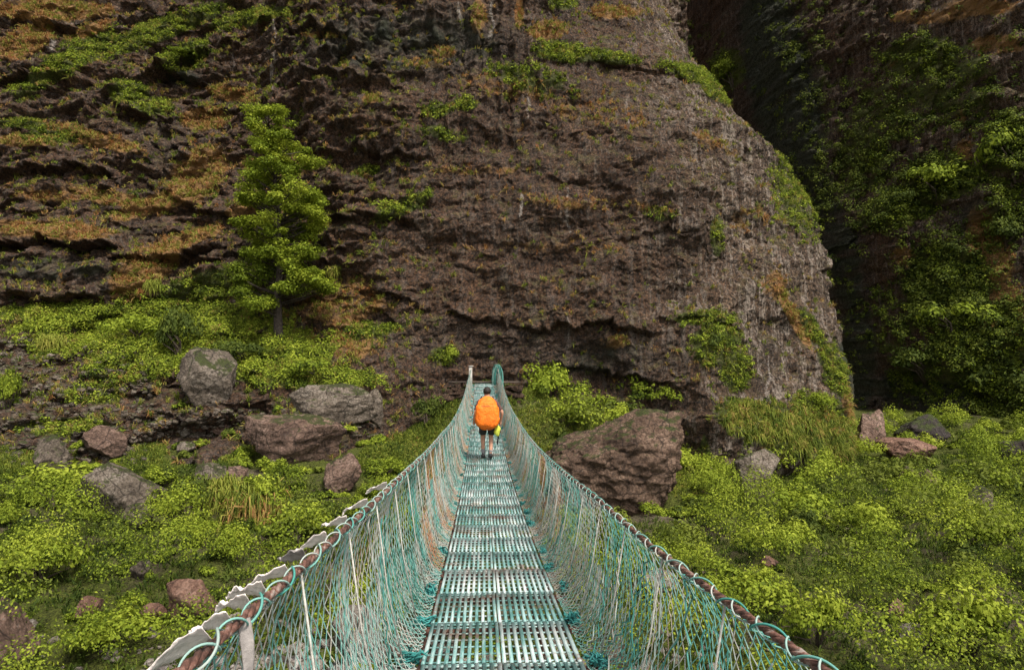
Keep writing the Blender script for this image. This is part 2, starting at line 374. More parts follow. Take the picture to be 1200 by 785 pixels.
D += (.55-.2*dome)*fbm(CX*.35, CZ*.5, 5., 4)
left = sst(2, -12, CX); rgt = sst(24, 28, CX)
D += (.30-.19*dome+.35*left+.1*rgt)*(1-2.2*np.abs(fbm(CX*.16+.3*CZ*.16, CZ*.55-CX*.06, 7., 4, .55)))      # strata
f1, f2, cid = worley(CX*.42+.3*fbm(CX*.5, CZ*.5, 1, 2), CZ*.62, 1)
D += (.10+.55*left+.3*rgt)*(cid-.5)*sst(0, .18, f2-f1)-(.02+.2*left+.1*rgt)*sst(.12, 0, f2-f1)
CU = CX-.9*(CY-78)
f1, f2, cid = worley(CU*.22+.4*fbm(CU*.3, CZ*.2, 6, 3), CZ*.13+7, 4)
D += rgt*(1.9*(cid-.5)*sst(0, .25, f2-f1)-.6*sst(.15, 0, f2-f1))+rgt*1.3*fbm(CU*.35, CZ*.35, CY*.15, 5, .6)
f1, f2, cid = worley(np.where(CX > 26, CU*.8, CX*1.35), CZ*np.where(CX > 26, .9, 1.6)+.2*fbm(CX, CZ, 1, 2), 2)
D += (.04+.16*left+.22*rgt)*((cid-.5)-(.3+.3*left)*sst(.12, 0, f2-f1))
gro = sst(10, 15, CZ)*sst(-17, -12, CX)*sst(9, 4, CX)
D += gro*.55*fbm(CX*1.1, CZ*.10, 4, 4)
D += .10*fbm(CX*1.6, CZ*1.9, 9., 4, .62)+.06*dome*fbm(CX*3.2, CZ*3.2, 19., 3, .7)+.05*fbm(CX*6, CZ*6, 3., 3, .7)
for pts, A, H in LEDGES+RLEDGES:
    W = np.array([cliff_pt(*p) for p in pts]); o = np.argsort(W[:, 0]); W = W[o]
    zl = np.interp(CX, W[:, 0], W[:, 2])+.34*fbm(CX*.7, 0, A*9, 5, .6)
    en = sst(W[0, 0]-.8, W[0, 0]+1.0, CX)*sst(W[-1, 0]+.8, W[-1, 0]-1.0, CX)
    dz = CZ-zl
    D += en*A*np.clip(.75+.9*fbm(CX*.33, CZ*.1, A*5, 3), .15, 1.5)*(np.where(dz > 0, np.exp(-np.maximum(dz, 0)/H), 0)*(1+.5*fbm(CX*.8, CZ*.8, A, 3))-.3*np.exp(-(dz/.35)**2)*(dz < .1)-.35*np.where(dz < 0, np.exp(dz/(H*.8)), 0))
keep = 1-sst(27, 30, CX)*0
Yd = CY-D*np.where(np.abs(CX) < 66, 1, .5)
Xd = CX+.22*fbm(CX*.9, CZ*.9, 31., 4)+.07*fbm(CX*4, CZ*4, 33., 2)
Zd = CZ+.25*fbm(CX*.9, CZ*.9, 41., 4)+.07*fbm(CX*4, CZ*4, 43., 2)-.22*D*(D > .3)*0
cV = np.stack([Xd, Yd, Zd], -1).reshape(-1, 3); cF = grid_faces(len(cz_), len(cx_))
ppx, ppy = to_px(cV)
def emask(lst, px, py):
    out = np.zeros(px.shape)
    for e in lst:
        x0, y0, rx, ry = e[:4]; a = R(e[4]) if len(e) > 4 else 0; amp = e[5] if len(e) > 5 else 1
        dx, dy = px-x0, py-y0; u = (dx*math.cos(a)+dy*math.sin(a))/rx; v = (-dx*math.sin(a)+dy*math.cos(a))/ry
        out = np.maximum(out, amp*np.clip(1.35-.85*(u*u+v*v), 0, 1))
    return out
MOSS = [(75, 75, 75, 16, -30), (190, 35, 90, 14, -20), (290, 22, 60, 9, -12), (215, 68, 36, 16, -25), (150, 108, 26, 14), (180, 126, 24, 9), (30, 146, 40, 6, 8), (60, 160, 40, 7),
    (470, 243, 42, 10, -25), (430, 200, 18, 6, -10), (660, 62, 40, 12, 8), (715, 68, 40, 8, 5), (620, 92, 60, 18, 15, .7), (545, 122, 16, 9), (512, 130, 20, 8), (520, 157, 34, 9, 10, .8), (660, 2, 18, 10),
    (852, 82, 24, 26), (812, 88, 40, 9, 20), (838, 112, 20, 6, 30, .8), (430, 388, 48, 9, -8), (522, 416, 18, 12), (50, 366, 64, 9), (125, 378, 55, 20), (180, 385, 70, 30, -18), (225, 345, 66, 24, -22),
    (290, 415, 100, 32, 8), (240, 380, 80, 26), (150, 430, 55, 22), (330, 446, 90, 10, 8), (52, 405, 16, 24), (115, 462, 36, 14), (75, 500, 60, 12), (390, 438, 60, 8, 8), (10, 455, 14, 28),
    (840, 402, 34, 30, 0, .9), (828, 374, 44, 9), (862, 432, 20, 24), (925, 505, 84, 30, 10), (866, 488, 30, 18), (960, 488, 42, 25, 25), (976, 432, 14, 36, -22), (952, 385, 10, 26, -30), (826, 540, 7, 34),
    (840, 275, 8, 28, 0, .8), (770, 250, 20, 12, 0, .6), (1110, 335, 56, 56), (1150, 400, 66, 56), (1100, 440, 60, 30, 0, .8), (1105, 208, 50, 26), (1182, 168, 30, 40), (1058, 240, 60, 26, -20, .9), (1010, 180, 40, 60, 0, .7),
    (945, 120, 40, 120, 0, .5), (1085, 70, 60, 30, 0, .85), (1120, 100, 60, 50, 0, .7), (1180, 470, 50, 50, 0, .9), (1050, 130, 60, 40, 0, .7), (940, 220, 40, 60, 0, .7), (1040, 380, 40, 50, 0, .55), (1180, 250, 30, 40, 0, .7)]
OCHRE = [(560, 20, 10, 22, 0, .9), (500, 75, 40, 6, 5, .6), (600, 105, 60, 14, 10, .55), (700, 130, 70, 20, 10, .5), (840, 170, 40, 12, 20, .55), (880, 255, 30, 16, 0, .55), (560, 200, 60, 6, 0, .6), (640, 290, 80, 10, 0, .45), (720, 400, 20, 10, 0, .7), (300, 240, 40, 12, -20, .8), (120, 230, 60, 10, 10, .8), (60, 230, 50, 8, 0, .8), (60, 12, 80, 14), (28, 50, 44, 18, -20), (105, 36, 30, 8, -20), (30, 165, 40, 8), (110, 162, 60, 10, 15), (190, 236, 66, 13, -20), (232, 205, 48, 30, -40, .85), (60, 270, 74, 12, 3), (172, 312, 52, 24, -32),
    (222, 280, 42, 10, -20), (152, 342, 26, 16), (240, 140, 30, 14), (272, 110, 34, 10, 10), (330, 195, 60, 14, 0, .7), (380, 41, 26, 5), (520, 62, 16, 7, 0, 1.1), (608, 15, 6, 20, 0, 1.0), (642, 36, 24, 12), (720, 14, 36, 9, 0, .9), (436, 116, 12, 6),
    (700, 240, 110, 9, 3, .55), (400, 355, 60, 34, 0, .66), (930, 372, 7, 44, -28, 1.1), (992, 470, 6, 28, -8, 1.15), (1160, 290, 26, 54, -15, 1.1), (1180, 375, 28, 54, -10, 1.1), (1085, 20, 50, 10, 0, .8), (1060, 300, 20, 14, 0, .7), (1130, 180, 16, 20, 0, .8), (1150, 8, 50, 12, 0, .9), (1170, 52, 36, 14, 0, .85),
    (1048, 72, 9, 10), (1126, 138, 7, 12, 0, 1.), (968, 502, 26, 18, 40, .8), (560, 95, 40, 10, 0, .5), (20, 60, 10, 6), (410, 405, 30, 18, 0, .7), (910, 335, 20, 20, 0, .6)]
PALE = [(665, 248, 2.5, 38, 0, .9), (612, 240, 2.5, 20), (690, 160, 22, 34, 15, .52), (735, 132, 3, 24, 0, .8), (768, 150, 24, 36, 0, .5), (785, 300, 40, 60, 0, .42), (890, 330, 60, 70, 0, .4), (320, 62, 2, 60), (272, 80, 2, 30, 0, .8), (541, 28, 3, 30, -10), (575, 22, 3, 34, 5),
    (120, 8, 9, 14), (60, 42, 5, 26), (92, 24, 22, 7, -10, .8), (50, 245, 8, 8, 0, .7), (620, 122, 3, 26, 10, .8), (430, 30, 3, 34, -5, .6), (665, 380, 2.5, 22, 0, .8), (899, 440, 2.5, 34, 0, .9), (932, 450, 10, 26, 0, .55), (945, 90, 6, 20, 0, .8), (745, 245, 14, 20, 0, .45), (170, 55, 3, 22, 0, .8)]
SHADE_WET = [(915, 100, 50, 170, -12, 1.1), (970, 270, 36, 130, -20, 1.), (985, 190, 34, 110, 0, .5), (1005, 420, 30, 90, 0, 1.0), (1100, 470, 110, 34, 12, 1.), (1010, 430, 30, 60, 0, .7), (700, 420, 90, 24, 0, .8), (470, 50, 150, 44, 0, .9), (560, 400, 110, 24, 0, .6), (60, 315, 90, 16, 0, .9), (215, 92, 24, 12, 0, 1.), (895, 420, 22, 50, 0, .6), (195, 175, 50, 34, 30, .6), (1150, 250, 40, 24, 0, .9)]  # gully and overhang shade painted as dark rock, plus wet columns at top centre
nz = fbm(CX.ravel()*.9, CZ.ravel()*.9, 77., 4)
moss = np.clip(emask(MOSS, ppx, ppy)*.75+.22*nz, 0, 1); och = np.clip(emask(OCHRE, ppx, ppy)*.72+.2*nz, 0, 1)
pale = np.clip(emask(PALE, ppx+5*fbm(CX.ravel()*.8, CZ.ravel()*.8, 61, 4), ppy)*.82, 0, 1); shade_wetm = np.clip(emask(SHADE_WET, ppx, ppy)*.95+.2*nz, 0, 1)*np.where((CX.ravel() > 14)&(CX.ravel() < 25.5)&(ppy < 400), .25, 1)
warm = np.clip(sst(7, 17, CX)*sst(28, 25, CX)*.9+.25*sst(-18, -26, CX)*sst(2, -2, CZ)+.55*sst(42, 48, CX)+.3*fbm(CX*.4, CZ*.4, 12, 3), 0, 1).ravel()
beyond = np.abs(CX.ravel()) > 63
moss = np.where(beyond, np.clip(.4+nz, 0, 1), moss)
tag(mesh_np('cliff', cV, [cF], M['cliff'], smooth=True, attrs={'mask': np.stack([moss, och, pale, np.ones_like(moss)], -1), 'shade_wet': shade_wetm, 'warm': warm}),
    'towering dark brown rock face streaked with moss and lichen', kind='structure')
BV = BVHTree.FromPolygons([Vector(v) for v in np.concatenate([gV, cV])], np.concatenate([gF, cF+len(gV)]).tolist())
def hit(px, py):
    d = Vector(ray(px, py)); h = BV.ray_cast(Vector((0, 0, 0)), d, 300); return h[0], h[1]
def drop(x, y, z=80):
    h = BV.ray_cast(Vector((x, y, z)), Vector((0, 0, -1)), 300); return h[0]

# ------------------------------------------------------------------ foliage builders
def leaf_quads(P, N, S, asp=.55):
    n = len(P); N = N/(np.linalg.norm(N, axis=1)[:, None]+1e-9)
    a = rng.normal(size=(n, 3)); U = np.cross(N, a); U /= np.linalg.norm(U, axis=1)[:, None]+1e-9; W = np.cross(N, U)
    S = np.broadcast_to(S, (n,))[:, None]
    V = np.stack([P-U*S*.5, P+W*S*asp*.5+N*S*.10, P+U*S*.5, P-W*S*asp*.5+N*S*.10], 1)
    return V.reshape(-1, 3), np.arange(4*n).reshape(-1, 4)
def shrub_leaves(r, h, nlobe, nleaf, size, rs):
    P = []; N = []; T = []
    for k in range(nlobe):
        th = rs.uniform(0, 2*math.pi); q = math.sqrt(rs.uniform(0, 1))*.78
        c = np.array([math.cos(th)*q*r, math.sin(th)*q*r, h*(1-.65*q*q)*rs.uniform(.55, 1.0)])
        lr = r*rs.uniform(.24, .44); m = nleaf//nlobe
        d = rs.normal(size=(m, 3)); d[:, 2] = np.abs(d[:, 2])*.95-.35; d /= np.linalg.norm(d, axis=1)[:, None]
        rad = lr*rs.uniform(.55, 1.12, m)**.7*(1+.25*np.sin(d[:, 0]*7+k)*np.sin(d[:, 1]*6))
        p = c+d*rad[:, None]*np.array([1, 1, .78])
        P.append(p); N.append(d*1.15+rs.normal(size=(m, 3))*.34+np.array([0, 0, .35]))
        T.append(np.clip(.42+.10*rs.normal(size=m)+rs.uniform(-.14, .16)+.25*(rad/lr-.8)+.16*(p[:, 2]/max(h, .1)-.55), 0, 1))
    P = np.concatenate(P); P[:, 2] = np.maximum(P[:, 2], -.1)
    return P, np.concatenate(N), np.concatenate(T)
rs = np.random.default_rng(21)
protoLo = []
for k in range(7):
    P, N, T = shrub_leaves(1., rs.uniform(.75, 1.15), int(rs.integers(9, 16)), 1000, .1, rs)
    protoLo.append((P, N, T))

# ------------------------------------------------------------------ boulders
_ico = {}
def ico(sub):
    if sub not in _ico:
        bm = bmesh.new(); bmesh.ops.create_icosphere(bm, subdivisions=sub, radius=1)
        _ico[sub] = (np.array([v.co[:] for v in bm.verts]), np.array([[v.index for v in f.verts] for f in bm.faces])); bm.free()
    return _ico[sub]
def rock_shape(seed, sub=5, cuts=14, rough=.06, extra=()):
    V, Fc = ico(sub); V = V.copy(); r_ = np.random.default_rng(seed)
    rad = np.full(len(V), 1.)
    for k in range(cuts):
        n = r_.normal(size=3); n /= np.linalg.norm(n); d = r_.uniform(.50, .86)
        dt = V @ n; rad = np.minimum(rad, np.where(dt > .05, d/np.maximum(dt, .05), 9))
    for n, d in extra:
        n = np.array(n, float); n /= np.linalg.norm(n); dt = V @ n; rad = np.minimum(rad, np.where(dt > .05, d/np.maximum(dt, .05), 9))
    V = V*rad[:, None]; o = seed*3.7
    nn = 1+rough*1.6*fbm(V[:, 0]*1.3+o, V[:, 1]*1.3, V[:, 2]*1.3, 3)+rough*.7*fbm(V[:, 0]*5+o, V[:, 1]*5, V[:, 2]*5, 3, .6)
    nn = nn-rough*1.1*np.abs(fbm(V[:, 0]*1.1+o, V[:, 1]*1.6, V[:, 2]*2.6+.5*V[:, 0], 4, .6))+rough*.35*fbm(V[:, 0]*11+o, V[:, 1]*11, V[:, 2]*14, 3, .65)
    V = V*nn[:, None]; V -= (V.max(0)+V.min(0))/2; V /= (V.max(0)-V.min(0))/2
    return V, Fc
ROCKHIT = []
def boulder(x0, y0, x1, y1, Y, mat, label, seed, deep=.8, extra=(), group=None, cuts=19, sub=5, sink=.25, rough=.06):
    h_, _n = hit((x0+x1)/2, min(y1, 784))
    if h_ is not None and abs(h_.y-Y) < .3*Y: Y = h_.y-.25*(x1-x0)/F*Y*deep
    a = at(x0, y1, Y); b = at(x1, y0, Y); w = (b.x-a.x)/2; h = (b.z-a.z)/2
    V, Fc = rock_shape(seed, sub, cuts, rough, extra)
    hz = h*(1+sink); c = np.array([(a.x+b.x)/2, Y+w*deep*.6, b.z-hz])
    V = V*np.array([w, w*deep, hz])
    o = mesh_np('boulder', V, [Fc], M[mat], smooth=True)
    o.location = c
    tag(o, label, 'boulder' if w > .3 else 'stone', group)
    ROCKHIT.append((c[0], c[1], w*1.0, w*deep*1.0)); return o
boulder(618, 479, 818, 606, 31, 'rock_brown', 'huge brown boulder with a sloping left side, right of the bridge', 11, .6, [((-.62, -.2, 1), .40), ((.95, -.35, .05), .80), ((.1, -1, -.35), .55), ((.15, -.15, 1), .70)], cuts=8, sub=6, rough=.10)
boulder(276, 486, 402, 536, 31.8, 'rock_pink', 'low flat-topped pinkish boulder beside the grassy path, left of the bridge', 12, .6, [((0, -.2, 1), .6)], rough=.05)
boulder(80, 541, 188, 600, 27.5, 'rock_grey', 'large grey brown slab standing among bushes below the left bank', 13, .5, [((.1, -1, .3), .55)])
boulder(201, 405, 270, 470, 34.2, 'rock_grey', 'upright rounded grey boulder perched on the green bank beneath the tree', 14, .8)
boulder(322, 449, 442, 492, 34.0, 'rock_grey', 'broad grey ledge rock with pale streaks just above the flat pinkish boulder', 15, .5, [((0, -.3, 1), .65)])
boulder(188, 681, 252, 722, 19, 'rock_red', 'reddish brown angular rock in the bushes near the pale flags', 16, .7, [((0, -.2, 1), .6)])
boulder(-45, 701, 31, 800, 14, 'rock_pink', 'tall pinkish rock cut off by the bottom left corner', 17, .8)
boulder(222, 543, 262, 572, 27.6, 'rock_grey', 'small ochre rock in the grass, left one of a touching pair', 18)
boulder(255, 547, 288, 570, 28, 'rock_pink', 'small ochre rock in the grass, right one of a touching pair', 19)
boulder(376, 531, 424, 577, 26.5, 'rock_pink', 'pinkish rock poking out close to the upper end of the left net', 20)
boulder(28, 510, 78, 556, 30.5, 'rock_grey', 'brown grey rock low on the left bank near the photo edge', 22)
boulder(88, 498, 146, 536, 31, 'rock_pink', 'slanting pinkish rock on the left bank just above the large grey slab', 23, .7)
boulder(86, 699, 114, 728, 18, 'rock_red', 'small pointed dark red rock in the lower left bushes', 24)
boulder(158, 709, 192, 726, 18.4, 'rock_red', 'small flat red rock among leaves left of the reddish angular rock', 25)
boulder(384, 708, 446, 772, 16.6, 'stone_pale', 'pale pinkish boulder seen through the left net', 26)
boulder(752, 669, 798, 700, 20, 'stone_pale', 'pale boulder seen through the right net', 27)
boulder(868, 526, 918, 584, 36.5, 'rock_grey', 'grey boulder at the foot of the hanging yellow grass', 28)
boulder(1038, 514, 1100, 538, 45, 'rock_red', 'flat orange brown slab at the mouth of the dark gully', 29, .8, [((0, 0, 1), .55)])
boulder(1058, 546, 1082, 568, 41, 'rock_pink', 'small pinkish rock in the right thicket, left of a touching pair', 30, group='small paired rocks below the gully slab')
boulder(1078, 549, 1100, 570, 41, 'rock_pink', 'small pinkish rock in the right thicket, right of a touching pair', 31, group='small paired rocks below the gully slab')
boulder(1140, 571, 1166, 602, 36, 'rock_grey', 'narrow grey rock sticking out of bushes near the right edge', 32)
boulder(1040, 703, 1064, 724, 21, 'rock_red', 'small orange rock deep in the lower right bushes', 33)
boulder(1058, 733, 1090, 757, 18.6, 'stone_pale', 'pale grey rock low in the lower right bushes', 34)
boulder(893, 652, 915, 666, 25, 'rock_red', 'tiny tan rock in the bushes right of the net rope', 35)
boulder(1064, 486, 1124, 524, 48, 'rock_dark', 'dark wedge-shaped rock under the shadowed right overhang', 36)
boulder(1003, 480, 1046, 524, 46, 'rock_pink', 'brown rock beside the orange streak at the gully mouth', 37)
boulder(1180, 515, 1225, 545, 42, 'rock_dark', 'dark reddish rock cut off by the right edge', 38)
boulder(205, 496, 225, 510, 32.8, 'stone_pale', 'whitish stone under the left bank, left of the tan stone', 39, sub=4)
boulder(224, 492, 243, 504, 32.9, 'rock_red', 'tan rounded stone under the left bank beside a whitish one', 40, sub=4)
boulder(242, 497, 268, 510, 32.8, 'rock_pink', 'brownish stone between the tan stone and the flat-topped boulder', 41, sub=4)
boulder(203, 517, 228, 532, 31.4, 'rock_grey', 'pale grey pointed stone at the near edge of the grassy path', 42, sub=4)
boulder(310, 538, 330, 548, 29.6, 'stone_pale', 'small pale stone in the grass below the flat-topped boulder', 43, sub=4)
boulder(150, 655, 176, 676, 20.5, 'rock_grey', 'half-hidden grey stone in the middle of the left bushes', 44, sub=4)
boulder(140, 590, 178, 620, 25.5, 'rock_grey', 'dusty grey rock at the foot of the large grey slab', 45)
boulder(690, 740, 740, 790, 16, 'rock_grey', 'grey rock at the bottom seen through the lower right net', 46)
boulder(455, 735, 500, 780, 15.6, 'rock_pink', 'brownish rock seen through the left net beside the deck', 47)
boulder(306, 768, 338, 800, 14.6, 'rock_grey', 'grey rock behind the net at the bottom, under the flags', 48)
boulder(420, 455, 448, 492, 34.3, 'rock_grey', 'small grey block at the right end of the streaked ledge rock', 49)

# gravel (uncountable pebbles)
def scatter_rocks(name, pts, sizes, mat, label, sub=2, seed=1):
    V, Fc = ico(sub); Vs = []; Fs = []; r_ = np.random.default_rng(seed); n = 0
    base = [rock_shape(200+k, sub, 9, .05)[0] for k in range(6)]
    for i, (p, s) in enumerate(zip(pts, sizes)):
        a = r_.uniform(0, 6.28); Rz = np.array([[math.cos(a), -math.sin(a), 0], [math.sin(a), math.cos(a), 0], [0, 0, 1]])
        Vs.append((base[i % 6]*s*np.array([1, r_.uniform(.6, 1), r_.uniform(.45, .8)])) @ Rz.T+np.array(p)); Fs.append(Fc+n); n += len(V)
    tag(mesh_np(name, np.concatenate(Vs), [np.concatenate(Fs)], M[mat], smooth=True), label, name, kind='stuff')
pts = []; sz = []
for _ in range(5200):
    x = random.gauss(-2.5, 4.5); y = random.uniform(10, 18.5)
    if random.random() > (19-y)/7: continue
    s = .05+.16*random.random()**3; z = float(g_full(np.array(x), np.array(y))); pts.append((x, y, z+s*.2)); sz.append(s)
scatter_rocks('gravel', pts, sz, 'stone_pale', 'mixed pale pebbles covering the ground under the near part of the bridge')
pts = []; sz = []
for _ in range(1500):
    px = random.uniform(0, 180) if random.random() < .7 else random.uniform(180, 450); py = random.uniform(395, 545) if px < 180 else random.uniform(480, 512)
    h, n = hit(px, py)
    if h is None: continue
    s = .05+.20*random.random()**2.5; pts.append((h.x, h.y, h.z)); sz.append(s)
scatter_rocks('scree', pts, sz, 'rock_grey', 'loose grey rubble on the left bank', seed=5)

# ------------------------------------------------------------------ undergrowth (stuff)
def inrock(x, y, z=None, k=1.):
    for cx, cy, rx, ry in ROCKHIT:
        if ((x-cx)/(rx*k*.9+.2))**2+((y-cy)/(ry*k*.9+.2))**2 < 1: return True
        # keep the face of the rock clear
        if abs(x-cx) < rx*.8 and cy-ry-1.1 < y < cy: return True
    return False
PV = []; PF = []; PT = []; nv = 0; PV2 = []; PF2 = []; PT2 = []; nv2 = 0
def put_clump(P0, r, h, size, dens=1., tshift=0., store=None):
    global nv, nv2
    P, N, T = protoLo[random.randrange(7)]
    k = rng.random(len(P)) < dens; P, N, T = P[k], N[k], T[k]
    a = random.uniform(0, 6.28); c, s = math.cos(a), math.sin(a); Rz = np.array([[c, -s, 0], [s, c, 0], [0, 0, 1]])
    P = (P*np.array([r, r*random.uniform(.8, 1.1), h])) @ Rz.T+np.array(P0); N = N @ Rz.T
    if random.random() < .16:
        k = rng.random(len(P)) < .5; P, N, T = P[k], N[k], T[k]; V, q = leaf_quads(P*1., N, size*1.75*rng.uniform(.6, 1.35, len(P)), .42)
        PV2.append(V); PF2.append(q+nv2); PT2.append(np.repeat(np.clip(T+tshift+.2, 0, 1), 4)); nv2 += len(V); return
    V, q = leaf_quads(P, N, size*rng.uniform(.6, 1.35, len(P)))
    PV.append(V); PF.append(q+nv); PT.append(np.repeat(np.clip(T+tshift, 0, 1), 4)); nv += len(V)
def gap(x, y): return float(pn(x*.45, y*.45, 5.))
spots = []
for yy in np.arange(12.5, 68, .92):
    step = .95 if yy < 30 else 1.15
    for xx in np.arange(-26, 46, step):
        x = xx+random.uniform(-.4, .4); y = yy+random.uniform(-.4, .4)
        if abs(x) > y*.85+3: continue
        if x < -1 and y > 29.6+random.uniform(-.6, .4): continue                     # path & grass
        if y > 15 and -1.3 < x < 1.6 and y > 34.2: continue
        if 0 <= x < 24 and y > 39.0: continue
        if y < 14.8 and -9 < x < 1.5: continue
        if y < 16.5 and -6 < x < 1 and random.random() < .55: continue
        if inrock(x, y): continue
        g = gap(x, y)
        if g < -.34: continue
        spots.append((x, y, g))
def skirt():
    for cx, cy, rx, ry in ROCKHIT:
        for k in range(max(3, int(rx*6))):
            th = random.uniform(-math.pi*1.05, math.pi*.05); x = cx+math.cos(th)*rx*1.02; y = cy+math.sin(th)*ry*1.05
            q = drop(x, y, 2.2 if y > 28 else 0)
            if q is None or random.random() < .12: continue
            rr_ = random.uniform(.16, .24)+.09*rx
            put_clump((x, y, q.z-.06), rr_, rr_*random.uniform(.8, 1.2), .08 if y < 26 else .11, .55, random.uniform(-.2, .1))
skirt()
bigs = []
for _ in range(9000):
    y = random.uniform(13, 55); x = random.uniform(-.85*y-3, .85*y+3)
    rr_ = random.uniform(.85, 2.0) if x > 1 or y < 24 else random.uniform(.6, 1.1)
    if x < -1 and y > 27.2: continue
    if -2.6 < x < 2.8 and y < 30: continue
    if (0 <= x < 24 and y > 38.5) or (x < 3 and y > 33) or (y < 15.5 and -9 < x < 1.5): continue
    if inrock(x, y) or inrock(x-rr_*.6, y) or inrock(x+rr_*.6, y) or inrock(x, y+rr_*.7): continue
    if any((x-a)**2+(y-b)**2 < ((rr_+c)*.86)**2 for a, b, c in bigs): continue
    bigs.append((x, y, rr_))
for x, y, rr_ in bigs:
    z = float(g_full(np.array(x), np.array(y))); ts_ = random.uniform(-.08, .16)
    for q_ in range(2 if y < 34 else 1): put_clump((x, y, z-.15), rr_, rr_*random.uniform(1.05, 1.5), .072 if y < 22 else (.09 if y < 32 else .14), 1., ts_)
for x, y, g in spots:
    z = float(g_full(np.array(x), np.array(y)))
    big = max(.30, .42+.4*g+random.uniform(-.15, .2))
    if random.random() < (.80 if x > 1.5 else .5): continue
    if x < 0 and y > 26.5: big = min(big, .42)
    put_clump((x, y, z-.12), big*random.uniform(.85, 1.15), big*random.uniform(.7, 1.15), .072 if y < 22 else (.09 if y < 32 else .14), .8 if y < 26 else .5, random.uniform(-.30, -.04))  # low fill tinted darker to paint shade into the gaps
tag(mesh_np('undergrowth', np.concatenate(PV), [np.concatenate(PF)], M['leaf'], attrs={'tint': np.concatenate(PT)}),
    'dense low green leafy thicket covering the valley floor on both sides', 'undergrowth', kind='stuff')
tag(mesh_np('broadleaf_plants', np.concatenate(PV2), [np.concatenate(PF2)], M['leaf_dark'], attrs={'tint': np.concatenate(PT2)}), 'darker broad-leaved plants mixed into the valley thicket', 'undergrowth', kind='stuff')
print('undergrowth quads', nv//4, len(spots))

# creepers on the cliff, light and dark
def normals_of(V, Fc):
    me = bpy.data.meshes.new('tmp'); return None
e1 = np.gradient(cV.reshape(len(cz_), len(cx_), 3), axis=1); e2 = np.gradient(cV.reshape(len(cz_), len(cx_), 3), axis=0)
cN = np.cross(e1, e2); cN /= np.linalg.norm(cN, axis=-1)[..., None]+1e-9; cN = cN.reshape(-1, 3)
vis = (ppx > -60) & (ppx < 1260) & (ppy > -60) & (ppy < 620)
def pick(w, n):
    w = np.where(vis, w, 0); return rng.choice(len(w), n, p=w/w.sum())
up = np.clip(cN[:, 2]*.9+.45, 0.02, 1)
isr = (CX.ravel() > 26.5)
def creeper(idx_centres, nper, rad, size, name, mat, label, tbase):
    V0 = []; N0 = []; T0 = []
    c = cV[idx_centres]; n = cN[idx_centres]; m = len(c)
    off = rng.normal(size=(m, nper, 3)); off /= np.linalg.norm(off, axis=2)[..., None]; R_ = rad*rng.uniform(.5, 1.5, (m, 1, 1))
    pos = c[:, None]+off*R_*rng.uniform(.4, 1., (m, nper, 1))*np.array([1, .8, .75])+n[:, None]*R_*.35
    N = off+n[:, None]*.4+np.array([0, 0, .6])+rng.normal(size=off.shape)*.35
    T = np.clip(tbase+.16*rng.normal(size=(m, nper))+.12*rng.normal(size=(m, 1)), 0, 1)
    V, q = leaf_quads(pos.reshape(-1, 3), N.reshape(-1, 3), size*rng.uniform(.6, 1.4, m*nper))
    tag(mesh_np(name, V, [q], mat, attrs={'tint': np.repeat(T.ravel(), 4)}), label, 'creeper', kind='stuff')
mt = emask(MOSS, ppx, ppy)
bk = emask([(240, 400, 150, 45, 8), (100, 385, 90, 30), (390, 440, 60, 12, 8)], ppx, ppy)
creeper(pick(bk**2*up*(~isr), 2600), 40, .30, .11, 'bank_plants', M['leaf'], 'fresh green plants covering the bank around the foot of the tree', .56)
hz_ = emask([(925, 502, 80, 26, 12), (868, 488, 28, 18), (965, 520, 42, 26, 20)], ppx, ppy)
creeper(pick(mt**2*(~isr)*up*(hz_ < .3), 3400), 34, .26, .12, 'leafy_creeper', M['leaf'], 'low green plants clinging to mossy ledges of the main rock face', .42)
creeper(pick((mt**1.5+.10)*isr*up, 5200), 44, .62, .22, 'dark_shade_creeper', M['leaf_dark'], 'dark green vegetation with painted-in shade, clinging to the rock right of the gully', .62)  # leaf colour taken darker to stand in for shade in the gully
creeper(pick((mt**3)*isr*up*(ppx > 1020), 2200), 40, .5, .19, 'bright_creeper', M['leaf'], 'brighter green plants on the lit ledges of the right hand rock', .32)

# grass tufts on the cliff
def tufts(base, nrm, tint, L, name, label, nb=11, wid=.035, droop=.55, cat='grass'):
    m = len(base); d = rng.normal(size=(m, nb, 3))*.55+nrm[:, None]*.6+np.array([0, 0, .75]); d /= np.linalg.norm(d, axis=2)[..., None]
    Ln = (L[:, None]*rng.uniform(.6, 1.2, (m, nb)))[..., None]
    root = base[:, None]+rng.normal(size=(m, nb, 3))*.05
    mid = root+d*Ln*.5; tip = mid+d*Ln*.42+np.array([0, 0, -1.])*Ln*droop*rng.uniform(.5, 1.2, (m, nb, 1))
    side = np.cross(d, rng.normal(size=d.shape)); side /= np.linalg.norm(side, axis=2)[..., None]+1e-9; side *= wid*.5
    V = np.stack([root-side, root+side, mid+side, mid-side, tip], 2).reshape(-1, 3); k = np.arange(m*nb)[:, None]*5
    T = np.clip(tint[:, None]+.10*rng.normal(size=(m, nb)), 0, 1)
    tag(mesh_np(name, V, [k+np.array([[0, 1, 2, 3]]), k+np.array([[3, 2, 4]])], M['grass'], attrs={'tint': np.repeat(T.ravel(), 5)}), label, cat, kind='stuff')
ot = emask(OCHRE, ppx, ppy)
i1 = pick((mt**2*.7+bk**2)*(~isr)*up, 8000); i2 = pick((ot**2)*up, 5200); i3 = pick((.05+0*mt)*(~isr)*up**2*np.where(CX.ravel() < -3, 1, .28)*sst(-.4, .5, nz), 6800)
idx = np.concatenate([i1, i2, i3])
tint = np.concatenate([rng.uniform(.28, .58, len(i1)), rng.uniform(.5, .95, len(i2)), rng.uniform(.25, .8, len(i3))])
